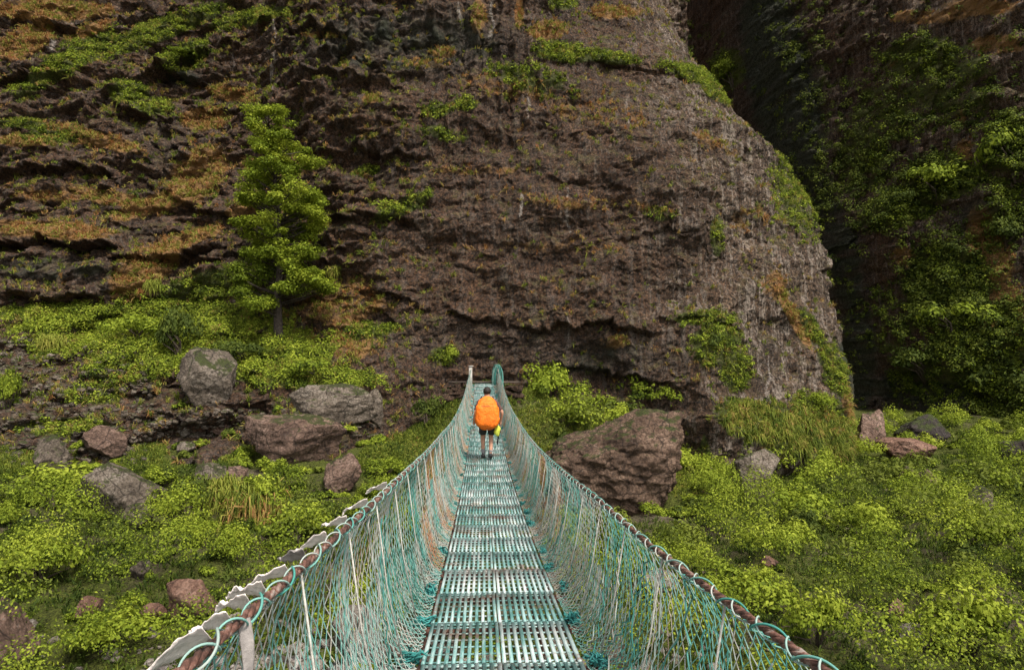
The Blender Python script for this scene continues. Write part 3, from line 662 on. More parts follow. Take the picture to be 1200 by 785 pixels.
tufts(cV[idx], cN[idx], tint, rng.uniform(.22, .5, len(idx)), 'cliff_grass', 'green and straw coloured grass tufts on the ledges of the rock face')
gv_ = gV.reshape(-1, 3); gpx, gpy = to_px(gv_)
gsel = (gpx > -40) & (gpx < 1240) & (gpy > 430) & (gpy < 860) & (gv_[:, 1] > 13) & (gv_[:, 1] < 70)
gw = np.where(gsel, np.clip(1.2-gravel.ravel()*1.3, 0, 1)*np.clip(grassm.ravel()+.5, .1, 1), 0)
gi = rng.choice(len(gv_), 4500, p=gw/gw.sum()); c0 = gv_[gi]; m0, n0 = len(c0), 34
of = rng.normal(size=(m0, n0, 3))*np.array([.26, .26, .05]); ps_ = c0[:, None]+of; ps_[..., 2] = g_full(ps_[..., 0], ps_[..., 1])+rng.uniform(.01, .13, (m0, n0))
Vq, qq = leaf_quads(ps_.reshape(-1, 3), rng.normal(size=(m0*n0, 3))*.5+np.array([0, 0, 1.]), rng.uniform(.04, .10, m0*n0))
tag(mesh_np('ground_herbs', Vq, [qq], M['leaf'], attrs={'tint': np.repeat(np.clip(rng.normal(.15, .09, m0*n0)+np.repeat(rng.normal(0, .1, m0), n0), 0, 1), 4)}), 'small low herbs carpeting the soil between the bushes', 'herbs', kind='stuff')  # dark tint paints occlusion shade between the bushes
# hanging grass mane at the dome's foot
hang = np.where((ppx > 845) & (ppx < 1006) & (ppy > 462) & (ppy < 556), emask([(925, 500, 80, 22, 12), (868, 486, 26, 16), (965, 520, 42, 26, 20)], ppx, ppy), 0)*sst(-.5, .15, fbm(CX.ravel()*.8, CZ.ravel()*1.3, 11, 4))
i4 = pick(hang, 3300)
tufts(cV[i4], cN[i4], np.clip(rng.uniform(.22, .56, len(i4))+.30*fbm(cV[i4, 0]*.9, cV[i4, 2]*1.4, 3., 3), 0, .85), rng.uniform(.28, .62, len(i4)), 'hanging_grass', 'long yellow green grass hanging over the rock at the right foot of the cliff', 10, .045, .95)
# path grass
n = 16000
gx = rng.uniform(-22, -1.2, n); gy = 29.4+6.0*rng.random(n)**1.3; gz = g_full(gx, gy)
k = np.array([not inrock(a, b) for a, b in zip(gx, gy)]); gx, gy, gz = gx[k], gy[k], gz[k]
short = (gy > 30.9) & (gy < 33.)
tufts(np.stack([gx, gy, gz], -1), np.tile([0, 0, 1.], (len(gx), 1)), rng.uniform(.25, .46, len(gx))+.06*short, np.where(short, .10, .24)*rng.uniform(.7, 1.3, len(gx)), 'path_grass', 'short bright green grass on and beside the flat path left of the bridge', 9, .03, .3)
n = 30000
gx = rng.uniform(-26, 44, n); gy = 14.5+36*rng.random(n); k = (np.abs(gx) < gy*.85+2)
gx, gy = gx[k], gy[k]; k = np.array([not inrock(a, b) for a, b in zip(gx, gy)]); gx, gy = gx[k], gy[k]; gz = g_full(gx, gy)
bank = (gx > 1.3) & (gx < 12) & (gy > 31) & (gy < 38)
gx2 = rng.uniform(1.4, 12, 3500); gy2 = rng.uniform(30.5, 38.5, 3500); k = np.array([not inrock(a, b) for a, b in zip(gx2, gy2)]); gx = np.concatenate([gx, gx2[k]]); gy = np.concatenate([gy, gy2[k]]); gz = g_full(gx, gy)
tufts(np.stack([gx, gy, gz], -1), np.tile([0, 0, 1.], (len(gx), 1)), rng.uniform(.0, .26, len(gx))+.25*((gx > 1.3) & (gx < 12) & (gy > 31)), rng.uniform(.2, .42, len(gx)), 'valley_grass', 'green grass growing between the bushes of the valley floor', 9, .03, .5)  # blades off the bank tinted dark as painted shade between bushes

# ------------------------------------------------------------------ individual shrubs
def make_shrub(name, r, h, nlobe, nleaf, size, seed, mat='leaf', tsh=0., stems=True):
    r_ = np.random.default_rng(seed); P, N, T = shrub_leaves(r, h, nlobe, nleaf, size, r_)
    V, q = leaf_quads(P, N, size*r_.uniform(.6, 1.35, len(P)))
    root = bpy.data.objects.new(name, None); C.objects.link(root)
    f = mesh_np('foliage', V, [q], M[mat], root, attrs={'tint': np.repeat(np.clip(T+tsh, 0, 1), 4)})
    mb = MB()
    for k in range(9):
        e = P[r_.integers(len(P))]*np.array([.8, .8, .8]); m = e*np.array([.35, .35, .6])+r_.normal(size=3)*.05
        mb.tube([[0, 0, -.25], m, e], [.035*r, .022*r, .008*r], 5)
    mb.build('stem', M['twig'], root); root.hide_render = False
    return root
protos = [make_shrub('shrub', 1., .95, 10, 1500, .11, 60), make_shrub('shrub', 1., 1.15, 13, 1700, .105, 61, tsh=.08), make_shrub('shrub', 1., .85, 9, 1300, .115, 62, tsh=-.05),
          make_shrub('shrub', 1., 1.0, 11, 1500, .12, 63, 'leaf_dark', .1)]
used = set()
def shrub(px, py, wpx, hpx, kind, label, Y=None, group=None, cat='bush'):
    """px,py: foot; wpx: half width, hpx: height in survey units"""
    if Y is None: P, _n = hit(px, py); P = P+Vector((0, .15, -.05))
    else: P = at(px, py, Y)
    k = P.y/F; p = protos[kind]
    if kind in used:
        o = p.copy(); C.objects.link(o)
        for ch in list(p.children):
            c = ch.copy(); C.objects.link(c); c.parent = o
    else: o = p; used.add(kind)
    o.location = P; o.rotation_euler = (0, 0, random.uniform(0, 6.28)); o.scale = (wpx*k, wpx*k, hpx*k)
    tag(o, label, cat, group); return o
SH = [(648, 470, 36, 48, 0, 'rounded bright green bush just right of the far bridge posts'),
 (735, 478, 30, 34, 1, 'bush with light leaves behind the top of the huge brown boulder'),
 (700, 480, 24, 22, 2, 'low bush between the far bridge end and the huge boulder'),
 (778, 476, 24, 26, 0, 'bush at the dark cliff foot behind the right shoulder of the huge boulder'),
 (660, 500, 32, 20, 1, 'low yellowish bush on the slope directly above the right net'),
 (674, 552, 20, 24, 1, 'small bush growing against the left face of the huge boulder'),
 (500, 500, 24, 36, 3, 'dark bush immediately left of the stone abutment'),
 (522, 428, 16, 20, 1, 'small bright tussock bush on the slope above left of the bridge posts'),
 (1100, 232, 40, 46, 0, 'broad green bush on a ledge high on the right hand rock'),
 (1190, 200, 38, 60, 2, 'bush cut by the right edge high on the rock'),
 (1178, 290, 24, 36, 3, 'dark bush on the right hand rock below the edge bush'),
 (1120, 395, 44, 50, 2, 'largest bush on the lower part of the right hand rock'),
 (1170, 470, 40, 50, 3, 'dark bush leaning over the shadowed overhang at right'),
 (1060, 250, 26, 30, 3, 'dark bush left of the broad green bush on the right hand rock'),
 (1085, 440, 34, 36, 3, 'dark bush on the left side of the overhang below the gully wall'),
 (860, 104, 24, 34, 1, 'light green bush on the upper right edge of the rock dome'),
 (845, 420, 22, 34, 3, 'small dark bush on the mossy buttress low on the rock dome'),
 (962, 482, 18, 26, 0, 'small bush above the hanging grass beside the orange streak'),
 (838, 586, 26, 40, 1, 'bush filling the notch between the huge brown boulder and the smaller grey one'),
 (950, 618, 46, 44, 0, 'wide bush in front of the hanging grass'),
 (1010, 640, 44, 40, 1, 'sunlit rounded bush in the middle of the right thicket'),
 (1145, 640, 48, 48, 2, 'large rounded bush near the right edge, halfway up the thicket'),
 (880, 720, 56, 56, 0, 'large pale bush right beside the right net rope'),
 (1140, 770, 60, 66, 1, 'big bright bush in the bottom right corner'),
 (960, 760, 44, 56, 1, 'tall light bush near the bottom right end of the rope'),
 (40, 690, 50, 60, 0, 'large bush above the corner rock at the left edge'),
 (60, 600, 60, 40, 1, 'wide bright bush at the left edge below the grey slab'),
 (220, 608, 30, 48, 3, 'dark bush left of the brown hanging tussock'),
 (350, 650, 44, 44, 1, 'rounded bush just above the row of pale flags'),
 (130, 760, 50, 46, 0, 'low bush at the bottom left near the gravel'),
 (320, 610, 34, 40, 1, 'bush right below the brown hanging tussock'),
 (450, 560, 26, 26, 0, 'bush showing just outside the upper left net'),
 (212, 420, 26, 60, 3, 'slender dark shrub left of the perched boulder'),
 (285, 425, 34, 26, 3, 'dark bush left of the tree trunk'),
 (372, 445, 34, 30, 2, 'green bush at the right foot of the tree'),
 (160, 400, 40, 32, 0, 'bright bush on the left half of the green bank'),
 (8, 480, 16, 44, 0, 'narrow bush at the left edge of the bank'),
 (460, 258, 24, 24, 1, 'small yellow green bush on the rock face right of the tree'),
 (210, 75, 30, 16, 2, 'low green bush on the high mossy ledge at upper left'),
 (195, 570, 18, 26, 3, 'dark bush between the grey slab and the ochre rocks')]
for s_ in SH: shrub(*s_)
# tussock with dry skirt
ts = np.tile(np.array([hit(300, 612)[0]]), (140, 1))+rng.normal(size=(140, 3))*np.array([.55, .35, .25])+np.array([0, 0, .75])
def one_tufts(px, py, n, spread, L, tint, label, name='grass_tussock'):
    h = np.array(hit(px, py)[0]); b = rng.normal(size=(n, 3))*spread
    tufts(b, np.tile([0, -.3, .8], (n, 1)), rng.uniform(*tint, n), rng.uniform(L*.7, L*1.2, n), name, label, 12, .035, .9)
    o = C.objects[-1]
for (px, py, n, L, tt, lab) in [(300, 612, 150, 1.1, (.5, .9), 'large drooping tussock with a brown dead skirt in the left bushes'), (262, 590, 80, .9, (.35, .6), 'yellow green tussock left of the brown skirted one'),
        (60, 412, 70, .8, (.45, .62), 'pale yellow grass tussock on the left bank'), (180, 340, 50, .5, (.4, .6), 'yellow grass tussock under the left overhang'), (390, 322, 30, .5, (.45, .6), 'small straw coloured tussock on bare rock right of the tree')]:
    h, _n = hit(px, py); h = np.array(h)
    b = rng.normal(size=(n, 3))*np.array([L*.35, L*.28, L*.16])+np.array([0, 0, L*.55]); m_, nb = n, 14
    d = rng.normal(size=(m_, nb, 3))*.6+np.array([0, -.25, .55]); d /= np.linalg.norm(d, axis=2)[..., None]
    Ln = L*rng.uniform(.6, 1.1, (m_, nb, 1)); rt = b[:, None]+rng.normal(size=(m_, nb, 3))*.04
    mid = rt+d*Ln*.45; tip = mid+d*Ln*.35+np.array([0, 0, -1.])*Ln*rng.uniform(.5, 1.1, (m_, nb, 1))
    sd = np.cross(d, rng.normal(size=d.shape)); sd /= np.linalg.norm(sd, axis=2)[..., None]; sd *= .02
    V = np.stack([rt-sd, rt+sd, mid+sd, mid-sd, tip], 2).reshape(-1, 3); k = np.arange(m_*nb)[:, None]*5
    T = np.clip(rng.uniform(tt[0], tt[1], (m_, nb))-.35*(d[..., 2] > .55)*(tt[1] > .8), 0, 1)
    o = mesh_np('grass_tussock', V, [k+np.array([[0, 1, 2, 3]]), k+np.array([[3, 2, 4]])], M['grass'], attrs={'tint': np.repeat(T.ravel(), 5)})
    o.location = h; tag(o, lab, 'grass tussock')

# ------------------------------------------------------------------ the tree on the bank
base, _n = hit(327, 404); Yt = base.y+.3; base = at(327, 408, Yt); k = Yt/F
tree = empty('tree', base, 'tall slim tree with layered bright green foliage on the left bank', 'tree')
def tl(px, py, dy=0): v = at(px, py, Yt)-base; return np.array([v.x, dy, v.z])
tr = [tl(327, 412), tl(326, 385), tl(325, 350), tl(328, 300, .1), tl(326, 250, 0), tl(322, 200, -.1), tl(316, 160), tl(312, 128)]
mb = MB(); mb.tube(tr, np.array([.30, .24, .20, .17, .13, .09, .05, .02]), 9); mb.build('trunk', M['bark'], tree, True)
tiers = [(312, 133, 16, 8), (322, 146, 26, 10), (308, 160, 22, 10), (338, 172, 26, 10), (312, 184, 30, 11), (345, 196, 26, 10), (318, 208, 34, 10), (352, 224, 26, 9), (302, 232, 24, 9), (330, 240, 40, 11), (358, 250, 24, 9),
         (300, 262, 20, 9), (345, 268, 36, 10), (312, 280, 30, 10), (366, 236, 14, 7), (352, 290, 30, 10), (300, 300, 22, 10), (330, 306, 34, 12), (362, 326, 26, 10), (335, 336, 26, 9), (374, 336, 14, 6), (296, 318, 22, 12), (285, 335, 22, 12), (305, 352, 26, 12)]
BR = MB(); LP = []; LN = []; LT = []
for (px, py, rx, ry) in tiers:
    nsub = max(5, int(rx/3.0))
    for j in range(nsub):
        th = random.uniform(0, 6.28); q = math.sqrt(random.random())
        c = tl(px, py)+np.array([math.cos(th)*q*rx*k, math.sin(th)*(.3+q)*rx*k*1.0, random.uniform(-.6, .6)*ry*k*1.4])
        lr = random.uniform(.24, .56); m = int(360*lr/.42)
        d = rng.normal(size=(m, 3)); d /= np.linalg.norm(d, axis=1)[:, None]; d[:, 2] = d[:, 2]*.9+.05
        rad = lr*rng.uniform(.35, 1.15, m)[:, None]
        LP.append(c+d*rad*np.array([1.3, 1.3, .74])); LN.append(d*.5+rng.normal(size=(m, 3))*.45+np.array([0, 0, .7]))
        LT.append(np.clip(.50+.13*rng.normal(size=m)+random.uniform(-.14, .16)-.14*(py > 295)*(px < 340), 0, 1))  # lower left of the crown tinted darker, shade painted into the leaves
        zt = c[2]-.25*abs(c[0])-.3; tz = np.array([p[2] for p in tr]); o0 = np.array([np.interp(zt, tz, [p[i] for p in tr]) for i in range(3)]); o0[2] = max(zt, .5)
        BR.tube([o0, (o0+c)/2+np.array([0, 0, -.08]), c], [.05, .03, .012], 5)
LP, LN, LT = map(np.concatenate, (LP, LN, LT))
V, q = leaf_quads(LP, LN, .13*rng.uniform(.6, 1.4, len(LP)))
cr = mesh_np('crown', V, [q], M['leaf_tree'], tree, attrs={'tint': np.repeat(LT, 4)}); BR.build('branches', M['bark'], tree, True)
print('tree leaves', len(LP))

# ------------------------------------------------------------------ the bridge
XC = .12
def dz(y): return -2.08+.0039*(y-14)**2
def cab(y, s):
    h = (np.interp(y, [-8, 0, 1.5, 3.1, 5.9, 11, 20, 30, 34.6], [.9, .80, .85, .92, 1.02, 1.12, 1.05, .82, .72]) if s < 0 else
         np.interp(y, [-8, 0, 2, 3.6, 5.2, 9.3, 17, 30, 34.6], [.9, .72, .75, .78, .85, .90, .97, .82, .72]))
    sp = np.interp(y, [-8, 0, 15, 30, 34.6], [.78, .75, .75, .74, .68])
    return np.stack([XC+s*sp+0*y, y, dz(y)+h], -1)
bridge = empty('suspension_bridge', (XC, 14, -2.08), 'narrow teal steel footbridge hung between netted rope sides', 'bridge')
def bl(P): return np.asarray(P, float)-np.array([XC, 14, -2.08])
PL = .85; HW = .235
def panel_mesh():
    m = MB(); L = PL/2-.0012
    for i in range(11):
        x = -HW+.010+i*(2*HW-.020)/10
        m.box((x, 0, 0), (.0112, L, .010))
    for j in range(6):
        y = -L+.07+j*(2*L-.14)/5; m.box((0, y, -.008), (HW, .008, .004))
    for sgn in (-1, 1): m.box((0, sgn*(L-.010), -.006), (HW, .008, .0055))
    return m
NP_ = 49; Y0 = -6.9
pm = None; proto_beam = None; proto_tie = []
tk = [MB() for _ in range(3)]
for t_i, m_ in enumerate(tk):
    for j in range(9):
        P = np.cumsum(rng.normal(size=(14, 3))*.030, 0); P -= P.mean(0); P *= np.array([.75, 1.1, .95]); m_.tube(P, .008, 4)
tie_me = [m_.build('net_tie', M['teal'], bridge) for m_ in tk]
for i in range(NP_):
    yc = Y0+(i+.5)*PL; sl = math.atan(2*.0039*(yc-14)); jx = random.uniform(-.010, .010)
    for s in (-1, 1):
        if pm is None: o = panel_mesh().build('deck_panel', M['deck'], bridge); pm = o
        else: o = pm.copy(); C.objects.link(o)
        o.location = bl((XC+s*(HW+.006)+jx, yc, dz(yc)+random.uniform(-.004, .004))); o.rotation_euler = (sl, random.uniform(-.012, .012), random.uniform(-.004, .004))
    yb = Y0+i*PL
    if proto_beam is None:
        mb = MB(); mb.box((0, 0, 0), (.60, .03, .022)); mb.box((0, 0, .026), (.60, .004, .006)); proto_beam = o = mb.build('cross_beam', M['rust'], bridge)
    else: o = proto_beam.copy(); C.objects.link(o)
    o.location = bl((XC, yb, dz(yb)-.055))
    for s in (-1, 1):
        c = cab(np.array([yb]), s)[0]; mb = MB(); e = np.array([XC+s*.57, yb, dz(yb)-.03])
        mb.tube(bl([c, (c+e)/2+np.array([s*.02, 0, 0]), e]), .0045, 4); mb.build('suspender', M['cord'], bridge)
        kx = 2*i+(s > 0)
        if kx < 3: o = tie_me[kx]
        else: o = tie_me[random.randrange(3)].copy(); C.objects.link(o)
        o.location = bl((XC+s*random.uniform(.53, .58), yb+random.uniform(-.05, .05), dz(yb)+random.uniform(-.03, .03))); o.scale = [random.uniform(.5, .85)]*3; o.rotation_euler = (random.uniform(0, 6), random.uniform(0, 6), random.uniform(0, 6))
ya = np.arange(-7, 34.7, .25)
for s in (-1, 1):
    # handrail cable: two laid strands
    yf = np.arange(-7, 34.7, .03); c = cab(yf, s); m = MB()
    for ph in (0, 2.094, 4.189):
        a = yf*34+ph; P = bl(c)+np.stack([np.cos(a)*.0075, 0*a, np.sin(a)*.0075], -1); m.tube(P, .0085*(1+.18*fbm(yf*3, ph, s, 2)), 5)
    m.build('handrail_cable', M['rust'], bridge, True)
    # lashing cord wound loosely around the cable
    yf = np.arange(-7, 34.6, .012); c = cab(yf, s); a = yf*19+2*fbm(yf*.7, 0, s, 2); rr = .0225+.009*np.maximum(0, fbm(yf*1.7, 5, s, 2))
    m = MB(); P = bl(c)+np.stack([np.cos(a)*rr, 0*a, np.sin(a)*rr], -1); m.tube(P, .0042, 4, a=np.clip(.45+.5*fbm(yf*.8, 9, s, 2), 0, 1)); m.build('lashing', M['net'], bridge, True)
    yf = np.arange(-7, 34.6, .012); c = cab(yf, s); a = -yf*31+1.5*fbm(yf*.9, 3, s, 2); rr = .0215+.012*np.maximum(0, fbm(yf*1.1, 15, s, 2)-.1)
    m = MB(); P = bl(c)+np.stack([np.cos(a)*rr, 0*a, np.sin(a)*rr], -1); m.tube(P, .0035, 4, a=np.clip(.6+.3*fbm(yf*.8, 2, s, 2), 0, 1)); m.build('lashing', M['net'], bridge, True)
    for off in (.30, .50):
        m = MB(); P = np.stack([XC+s*off+0*ya, ya, dz(ya)-.095], -1); m.tube(bl(P), .016, 6); m.build('deck_cable', M['rust'], bridge, True)
    # netting
    m = MB(); SP = .078; rows = 24; tt = np.linspace(0, 1, rows+1)
    ny = int((34.4+6.9)/SP); y0s = -6.9+np.arange(ny+1)*SP
    for layer in (0, 1):
        K = np.zeros((ny+1, rows+1, 3)); q = layer*31.
        for r_ in range(rows+1):
            t = tt[r_]; y = y0s+(SP*.5 if r_ % 2 else 0)+layer*SP*.4
            fold = 1+.45*fbm(y0s*.8, s*4.+q, 1., 3)
            yy = y+(.10*fbm(y0s*.9, s*3.+q, t*.6, 3)+.30*fbm(y0s*.35, s*9.+q, 2, 2))*t*1.2+rng.normal(size=ny+1)*.003
            top = cab(np.clip(yy, -7, 34.5), s); top[:, 1] = yy; zb = dz(yy)
            H = top[:, 2]-zb; sp = np.abs(top[:, 0]-XC)
            x = sp*(1-t)+.50*t+(.17-.09*layer)*math.sin(math.pi*min(1, t**.8))*fold*np.interp(y0s, [0, 12, 30], [1., .9, .5])
            z = top[:, 2]-H*t-(.16+.05*layer)*math.sin(math.pi*t**1.6)*fold
            K[:, r_] = np.stack([XC+s*(x+rng.normal(size=ny+1)*.0035), yy+rng.normal(size=ny+1)*.0015, z+rng.normal(size=ny+1)*.003-.03*(t == 0)], -1)
        tintf = np.clip(.38+.5*fbm(y0s*.5, s*7.+q, 0, 4)+.10*rng.normal(size=ny+1)+np.interp(y0s, [0, 3, 8, 25], [.0, .10, .22, .26]), 0, .98)
        for i in range(ny):
            for par in (0, 1):
                if i == 0 and par: continue
                idx = np.array([i if (r_ % 2 == 0 or par == 0) else i-1 for r_ in range(rows+1)]); ra = np.arange(rows+1)
                r0 = 0
                if layer: r0 = int(rows*np.clip(.38+.35*pn(y0s[i]*.4, s*2., 9.), .1, .8))
                P = K[idx, ra][r0:]
                if len(P) < 3: continue
                tv = np.clip(tintf[i]+.22*fbm(tt[r0:]*5+i*.13, i*.08, par*3.+s, 2)+(.10 if par else 0), 0, 1)
                m.tube(bl(P), float(np.interp(y0s[i], [0, 4, 20], [.0026, .0029, .0034])), 3, cap=False, a=tv)
    # loose slack cords
    for j in range(46):
        y = random.uniform(0, 30); i = int((y+6.9)/SP); t0 = random.uniform(0, .2); t1 = random.uniform(.6, 1)
        r0, r1 = int(t0*rows), int(t1*rows); rws = np.arange(r0, r1); ii = np.clip(i+(random.uniform(-14, 14)*(rws-r0)/rows).astype(int), 0, ny)
        m.tube(bl(K[ii, rws]+np.array([-s*.02, 0, 0])), .0042, 4, a=random.choice([.1, .25, .35, .62, .7]))
    nt = m.build('netting', M['net'], bridge)
# posts at the far end (left pale square one, right one wrapped in net)
for s in (-1, 1):
    m = MB(); x = XC+s*.70; yb = 34.75; zt = .46 if s < 0 else .42
    m.box(bl((x, yb, (zt-2.2)/2)), (.085, .085, (zt+2.2)/2)); m.box(bl((x, yb, zt+.02)), (.12, .12, .025)); m.build('end_post', M['concrete'], bridge)
m = MB()
for j in range(26):
    x0 = XC+.66+random.uniform(-.16, .10); th = np.linspace(0, math.pi, 14); w = random.uniform(.10, .2); h0 = random.uniform(.55, .72)
    yb = 34.45+random.uniform(-.12, .12); drp = random.uniform(.5, 1.1)
    P = np.stack([x0+np.cos(th)*w, yb+.0*th, -.15+np.sin(th)*h0], -1); P = np.concatenate([[[x0+w*1.1, yb-.3, -.15-drp]], P, [[x0-w, yb-.1, -.15-drp*.7]]])
    m.tube(bl(P), .009, 4, a=random.choice([.1, .25, .3, .4, .5, .7]))
m.build('net_bundle', M['net'], bridge)

# abutment: rough masonry block with a pale capping
ab = empty('stone_abutment', (XC, 35.6, -5), 'brown rough stone abutment with a pale cap under the far bridge end', 'abutment')
m = MB(); stones = [rock_shape(300+k, 3, 8, .05, [((0, -1, 0), .7), ((0, 0, 1), .75), ((0, 0, -1), .75)]) for k in range(8)]
for k in range(330):
    V, Fc_ = stones[k % 8]; w_ = random.uniform(.14, .34)
    m.add(V*np.array([w_, .26, w_*random.uniform(.45, .75)])+np.array([random.uniform(-1.8, 1.8), -.42+random.uniform(-.05, .08), random.uniform(0, 4.5)]), t=Fc_)
m.box((0, .15, 2.2), (1.93, .5, 2.2)); o = m.build('wall', M['masonry'], ab)
m = MB(); m.box((0, .35, 4.66), (1.85, 1.0, .04)); o = m.build('cap', M['capstone'], ab)

# ------------------------------------------------------------------ prayer flags on the left cable
FL = [(1.70, .135, 24), (1.84, .085, 14), (1.99, .085, 6), (2.13, .09, -2), (2.37, .125, 16), (2.60, .085, 0), (2.96, .12, 18), (3.4, .10, 6), (4.0, .12, 14), (4.8, .12, 8)]
names = ['nearest and longest pale cloth flag on the left rope', 'second pale flag up the left rope from the bottom', 'third pale flag on the left rope with a ragged lower edge', 'short whitish flag, fourth from the bottom of the left rope', 'fifth pale flag from the bottom, a narrow wedge on the left rope',
         'sixth flag from the bottom, beige and folded over the left rope', 'small white flag, seventh from the bottom of the left rope', 'eighth pale flag from the bottom of the left rope', 'pale flag second from the top of the row on the left rope', 'uppermost and smallest looking pale flag on the left rope']
for i, ((y, L, drp), lab) in enumerate(zip(FL, names)):
    c = cab(np.array([y]), -1)[0]; nu, nw = 16, 9; w0 = random.uniform(.034, .044)
    U, W = np.meshgrid(np.linspace(0, 1, nu), np.linspace(-1, 1, nw)); wd = w0*(1-.88*U**1.3+.12*fbm(U*9, i*3., 1, 2))*(1+.10*fbm(U*4, W*.5+i, 0, 2))
    L *= 1.15
    X = -U*L*(1+.08*W); Yy = W*wd*.9+U*.02*random.uniform(-1, 1); Z = math.tan(R(drp+8))*X*(.45+.55*U)+.009*np.sin(U*7+W*1.5+i)*U+.006*np.sin(U*16+W*5+2*i)*U+.006*fbm(U*7, W*2+i, 2, 3)-W*wd*.75
    V = np.stack([X, Yy, Z], -1).reshape(-1, 3)
    o = mesh_np('prayer_flag', V, [grid_faces(nw, nu)], M['flag' if i != 5 else 'flag2'], smooth=True); o.location = c+np.array([-.022, 0, .012])
    sm = o.modifiers.new('thick', 'SOLIDIFY'); sm.thickness = .003
    tag(o, lab, 'flag', 'pale cloth flags tied along the left rope')
# hanging strip inside the net
c = cab(np.array([1.86]), -1)[0]; U, W = np.meshgrid(np.linspace(0, 1, 20), np.linspace(-1, 1, 7))
V = np.stack([.02+.02*np.sin(U*5+.15*W)+.02*U+W*.009*(1-.5*U)*(1+.3*np.sin(U*11)), W*.012-.10*U, -.42*U], -1).reshape(-1, 3)
o = mesh_np('hanging_cloth', V, [grid_faces(7, 20)], M['flag2'], smooth=True); o.location = c+np.array([-.012, 0, .004]); sm = o.modifiers.new('thick', 'SOLIDIFY'); sm.thickness = .004
tag(o, 'long grey cloth strip hanging down inside the left net', 'cloth')

# ------------------------------------------------------------------ the hiker
M['skin'] = plain('skin', (.42, .22, .14), .55, .12, 8); M['hair'] = plain('dark_hair', (.02, .014, .01), .6, .3, 40, 0, .01)
M['shirt'] = plain('dark_shirt', (.10, .05, .045), .85, .3, 10); M['shorts'] = plain('dark_shorts', (.028, .027, .024), .85, .3, 14, 0, .01); M['boot'] = plain('dark_boots', (.03, .028, .028), .7, .3, 14)
M['orange'] = plain('orange_cover', (.82, .17, .010), .6, .22, 7, 0, .05); M['lime'] = plain('lime_cloth', (.50, .55, .06), .8, .2, 12, 0, .01); M['black'] = plain('black_gear', (.015, .015, .017), .6, .3, 12); M['sock'] = plain('grey_sock', (.16, .15, .15), .9, .2, 20)
py_ = 16.9; P0 = Vector((.128, py_, dz(py_)+.012))
person = None
def skinned(name, chains, mat, parent=None, sub=2):
    """chains: list of [(co, rx[, ry])...] lists; a chain may start with an index into earlier verts"""
    V = []; E = []; Rr = []; roots = []
    for ch in chains:
        prev = None
        for it in ch:
            if isinstance(it, int): prev = it; continue
            V.append(it[0]); Rr.append((it[1], it[2] if len(it) > 2 else it[1])); i = len(V)-1
            if prev is not None: E.append((prev, i))
            else: roots.append(i)
            prev = i
    me = bpy.data.meshes.new(name); me.from_pydata(V, E, []); me.materials.append(mat); o = link(name, me, parent)
    sk = o.modifiers.new('skin', 'SKIN'); sk.use_smooth_shade = True
    for i, r_ in enumerate(Rr): me.skin_vertices[0].data[i].radius = r_; me.skin_vertices[0].data[i].use_root = i in roots
    ss = o.modifiers.new('sub', 'SUBSURF'); ss.levels = sub; ss.render_levels = sub
    return o
def hand(x, y, z, s):
    out = []
    for k, (dy, ln) in enumerate(((.036, .070), (.012, .080), (-.012, .074), (-.034, .058))):
        out.append([((x, y+dy, z-.05), .010), ((x-s*.004, y+dy*1.1, z-.05-ln*.5), .0095), ((x-s*.022, y+dy*1.1, z-.05-ln*.9), .008)])
    out.append([((x-s*.005, y+.035, z-.01), .012), ((x-s*.02, y+.065, z-.04), .011), ((x-s*.03, y+.07, z-.068), .009)])
    return out
body = [[((0, 0, .93), .15, .11), ((0, .01, 1.12), .135, .10), ((0, .03, 1.33), .16, .115), ((0, .05, 1.47), .07, .065), ((0, .075, 1.55), .062, .07), ((0, .09, 1.62), .082, .098), ((0, .085, 1.68), .066, .08)],
 [2, ((-.20, .03, 1.39), .062), ((-.295, .0, 1.12), .045), ((-.325, .10, .88), .030), ((-.33, .115, .81), .036, .022)],
 [2, ((.20, .03, 1.39), .062), ((.375, .0, 1.13), .045), ((.335, .10, .89), .030), ((.33, .115, .81), .036, .022)],
 [0, ((-.105, .01, .84), .095), ((-.10, .07, .50), .060), ((-.10, .055, .33), .057), ((-.095, .03, .10), .038), ((-.095, .10, .05), .035), ((-.095, .18, .035), .025)],
 [0, ((.105, .0, .84), .095), ((.095, .03, .50), .060), ((.09, -.04, .33), .057), ((.085, -.12, .13), .038), ((.085, -.07, .07), .035), ((.085, .01, .035), .025)],
 [5, ((0, .195, 1.60), .014)], [5, ((-.088, .085, 1.61), .016, .008)], [5, ((.088, .085, 1.61), .016, .008)]]
person = skinned('person', body+hand(-.33, .115, .80, -1)+hand(.33, .115, .80, 1), M['skin'])
person.location = P0
tag(person, 'hiker walking away along the bridge in dark shorts, wearing an orange pack', 'person')
V, Fc = ico(4); V = V.copy(); V = V*np.array([.095, .112, .105])+np.array([0, .075, 1.655]); kp = ~((V[:, 1] > .135) & (V[:, 2] < 1.69)); V[:, 2] += .006*fbm(V[:, 0]*60, V[:, 1]*60, V[:, 2]*60, 2); V[~kp, 1] = .135
V[V[:, 2] < 1.575, 2] = 1.575; mesh_np('hair', V, [Fc], M['hair'], person, True)
skinned('shirt', [[((0, 0, .95), .155, .12), ((0, .01, 1.12), .145, .11), ((0, .03, 1.33), .172, .127), ((0, .045, 1.44), .09, .085)], [2, ((-.20, .03, 1.39), .072), ((-.285, .005, 1.15), .058)], [2, ((.20, .03, 1.39), .072), ((.355, .005, 1.16), .058)]], M['shirt'], person)
skinned('shorts', [[((0, 0, 1.0), .155, .125), ((0, .0, .90), .165, .13)], [1, ((-.11, .02, .80), .115), ((-.105, .055, .56), .095)], [1, ((.11, .01, .80), .115), ((.10, .02, .56), .095)]], M['shorts'], person)
